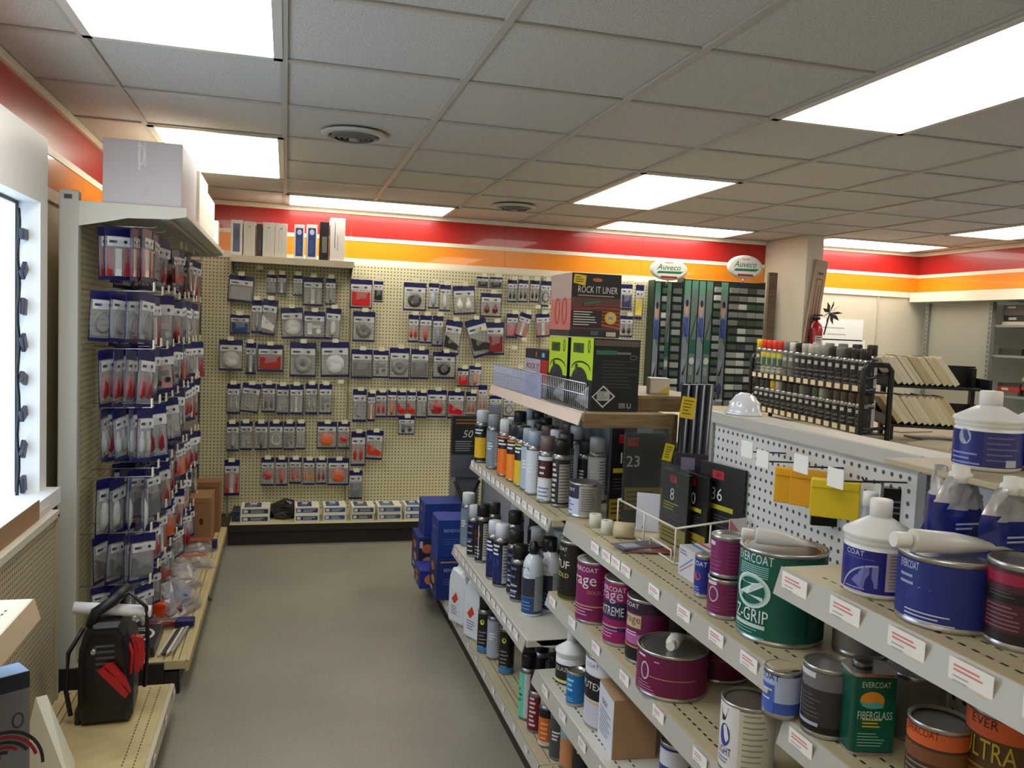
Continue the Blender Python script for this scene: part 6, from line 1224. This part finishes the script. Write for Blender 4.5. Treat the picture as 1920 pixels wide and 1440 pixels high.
# fire extinguisher
p = onY(1503, 640, 5.92); t = thing('fire_extinguisher', 'red fire extinguisher hanging below the gauge board', 'extinguisher', (4.165, 5.935, p.z-.15))
MB().lathe([(.05, 0), (.055, .01), (.055, .25), (.045, .29), (.018, .315), (.016, .33)], mat((176, 18, 24), .3, coat=.4), 28).build('cylinder', t); MB().bbox(-.012, -.04, .33, .012, .05, .35, BLACK, .003).bbox(-.012, -.07, .36, .012, .03, .372, BLACK, .003).build('valve_lever', t); MB().tube([(.0, -.02, .34), (-.07, -.02, .30), (-.075, -.02, .08)], .009, BLACK, 8).build('hose', t)
P = PR(cyl(.0555), .01); P.rect(-.035, .08, .035, .2, (214, 206, 196)); P.lines(-.028, .19, .025, 5, .02, (70, 60, 60), .4); P.build('label', t)
MB().box(-.01, .05, .1, .01, .0645, .14, BLACK).build('wall_bracket', t)
t = thing('dried_plant', 'small dark spray of leaves sticking out above the extinguisher', 'plant', (4.25, 5.88, p.z+.24))
for k in range(9):
    a = k*.7; MB().raw([(0, 0, 0), (.05*math.cos(a)+.01, -.02, .05*math.sin(a)+.012), (.10*math.cos(a), -.03+.01*math.sin(k), .10*math.sin(a)), (.05*math.cos(a)-.01, -.01, .05*math.sin(a)-.012)], [(0, 1, 2, 3)], mat((60, 58, 46), .6)).build('leaf', t)
MB().tube([(0, 0, 0), (-.03, .02, -.18)], .006, mat((60, 56, 44), .6)).build('stem', t)
# posters on the far wall
def poster(x0, y0, x1, y1, label, fn, c=(240, 240, 238), Y=WY1-.004):
    p = onY(x0, y1, Y); q = onY(x1, y1, Y); r_ = onY((x0+x1)/2, y0, Y)
    return carton('poster', label, 'poster', p.x, Y, p.z, q.x-p.x, .003, r_.z-p.z, c, front=fn, bev=0)
poster(1519, 598, 1617, 636, 'upper white paper notice on the far wall behind the spray rack', lambda P, w, h: (P.lines(w*.1, h*.6, w*.9, 1, h*.08, (150, 160, 190), .5), P.lines(w*.3, h*.3, w*.8, 1, h*.08, (160, 170, 190), .5)))
poster(1524, 636, 1618, 700, 'lower white poster with small green drawings on the far wall', lambda P, w, h: [P.ell(w*(.2+.13*i), h*(.6-.07*(i % 3)), w*.05, h*.07, random.choice([(90, 150, 130), (140, 140, 150), (170, 120, 130), (80, 90, 96)])) for i in range(6)]+[P.lines(w*.1, h*.35, w*.9, 4, h*.07, (160, 160, 165), .3)])
# grey shelving in the right back corner
t = thing('metal_shelving', 'tall grey metal shelving full of dark goods in the right back corner', 'shelf unit', (0, 0, 0))
GM = mat((128, 130, 122), .45); sx0 = 5.2
A = onY(1742, 700, 6.5).x; Bx = 5.70
pa = onZ(1740, 562, EYE+.40); 
XS = 5.02; 
MB().box(5.73, 5.76, 0, 5.745, 6.44, EYE+.385, mat((150, 150, 138), .5)).build('side_panel', t)
for y in (5.72, 6.44): MB().box(5.70, y, 0, 5.745, y+.035, EYE+.39, GM).build('slotted_post', t)
P = PR(flatx(5.6995, 0, 0)); 
for x in (-5.742, -6.462):
    for i in range(40): P.rect(x, .4+.04*i, x+.010, .4+.04*i+.02, (50, 50, 48), 1)
o = P.build('post_slots', t); o['kind'] = 'stuff'
MB().box(6.15, 3.2, 0, 6.165, 5.72, EYE+.38, mat((44, 44, 44), .6)).build('back_panel', t)
zsh = [EYE-.55, EYE-.20, EYE+.05]
for z in (EYE-.70, EYE-.38, EYE-.05, EYE+.20): 
    MB().box(5.73, 3.2, z-.02, 6.15, 5.72, z, GM).build('shelf', t)
MB().box(5.71, 3.2, 0, 5.745, 3.23, EYE+.38, GM).build('front_post', t)
npile = 0
for z in (EYE-.70, EYE-.38, EYE-.05, EYE+.20):
    y = 5.70; npile = 0
    while y > 3.6:
        d_ = random.uniform(.2, .3); n = random.randint(1, 4); zz = z+.0008
        for q in range(n):
            h_ = random.uniform(.022, .06)
            if zz+h_ > z+.20: break
            c = random.choice([(60, 58, 54), (150, 146, 136), (150, 50, 40), (40, 42, 46), (196, 192, 180), (90, 88, 84), (34, 34, 36)])
            nmx = {(60, 58, 54): 'brownish', (150, 146, 136): 'pale grey', (150, 50, 40): 'red', (40, 42, 46): 'charcoal', (196, 192, 180): 'cream', (90, 88, 84): 'grey', (34, 34, 36): 'black'}[c]
            carton('binder', '%s folder, corner shelving, %s shelf up, %s pile, %s in pile' % (nmx, ORD[[EYE-.70, EYE-.38, EYE-.05, EYE+.20].index(z)], ORD[min(19, npile)], ORD[q]), 'folder', 5.76+random.uniform(0, .03), y-d_, zz, .30, d_-.015, h_, c, bev=0, group='folders on the corner shelving', side=(lambda P, w, h: P.rect(w*.2, h*.3, w*.5, h*.7, (190, 190, 184))) if q % 2 else None); zz += h_+.0008
        y -= d_+random.uniform(.01, .06); npile += 1
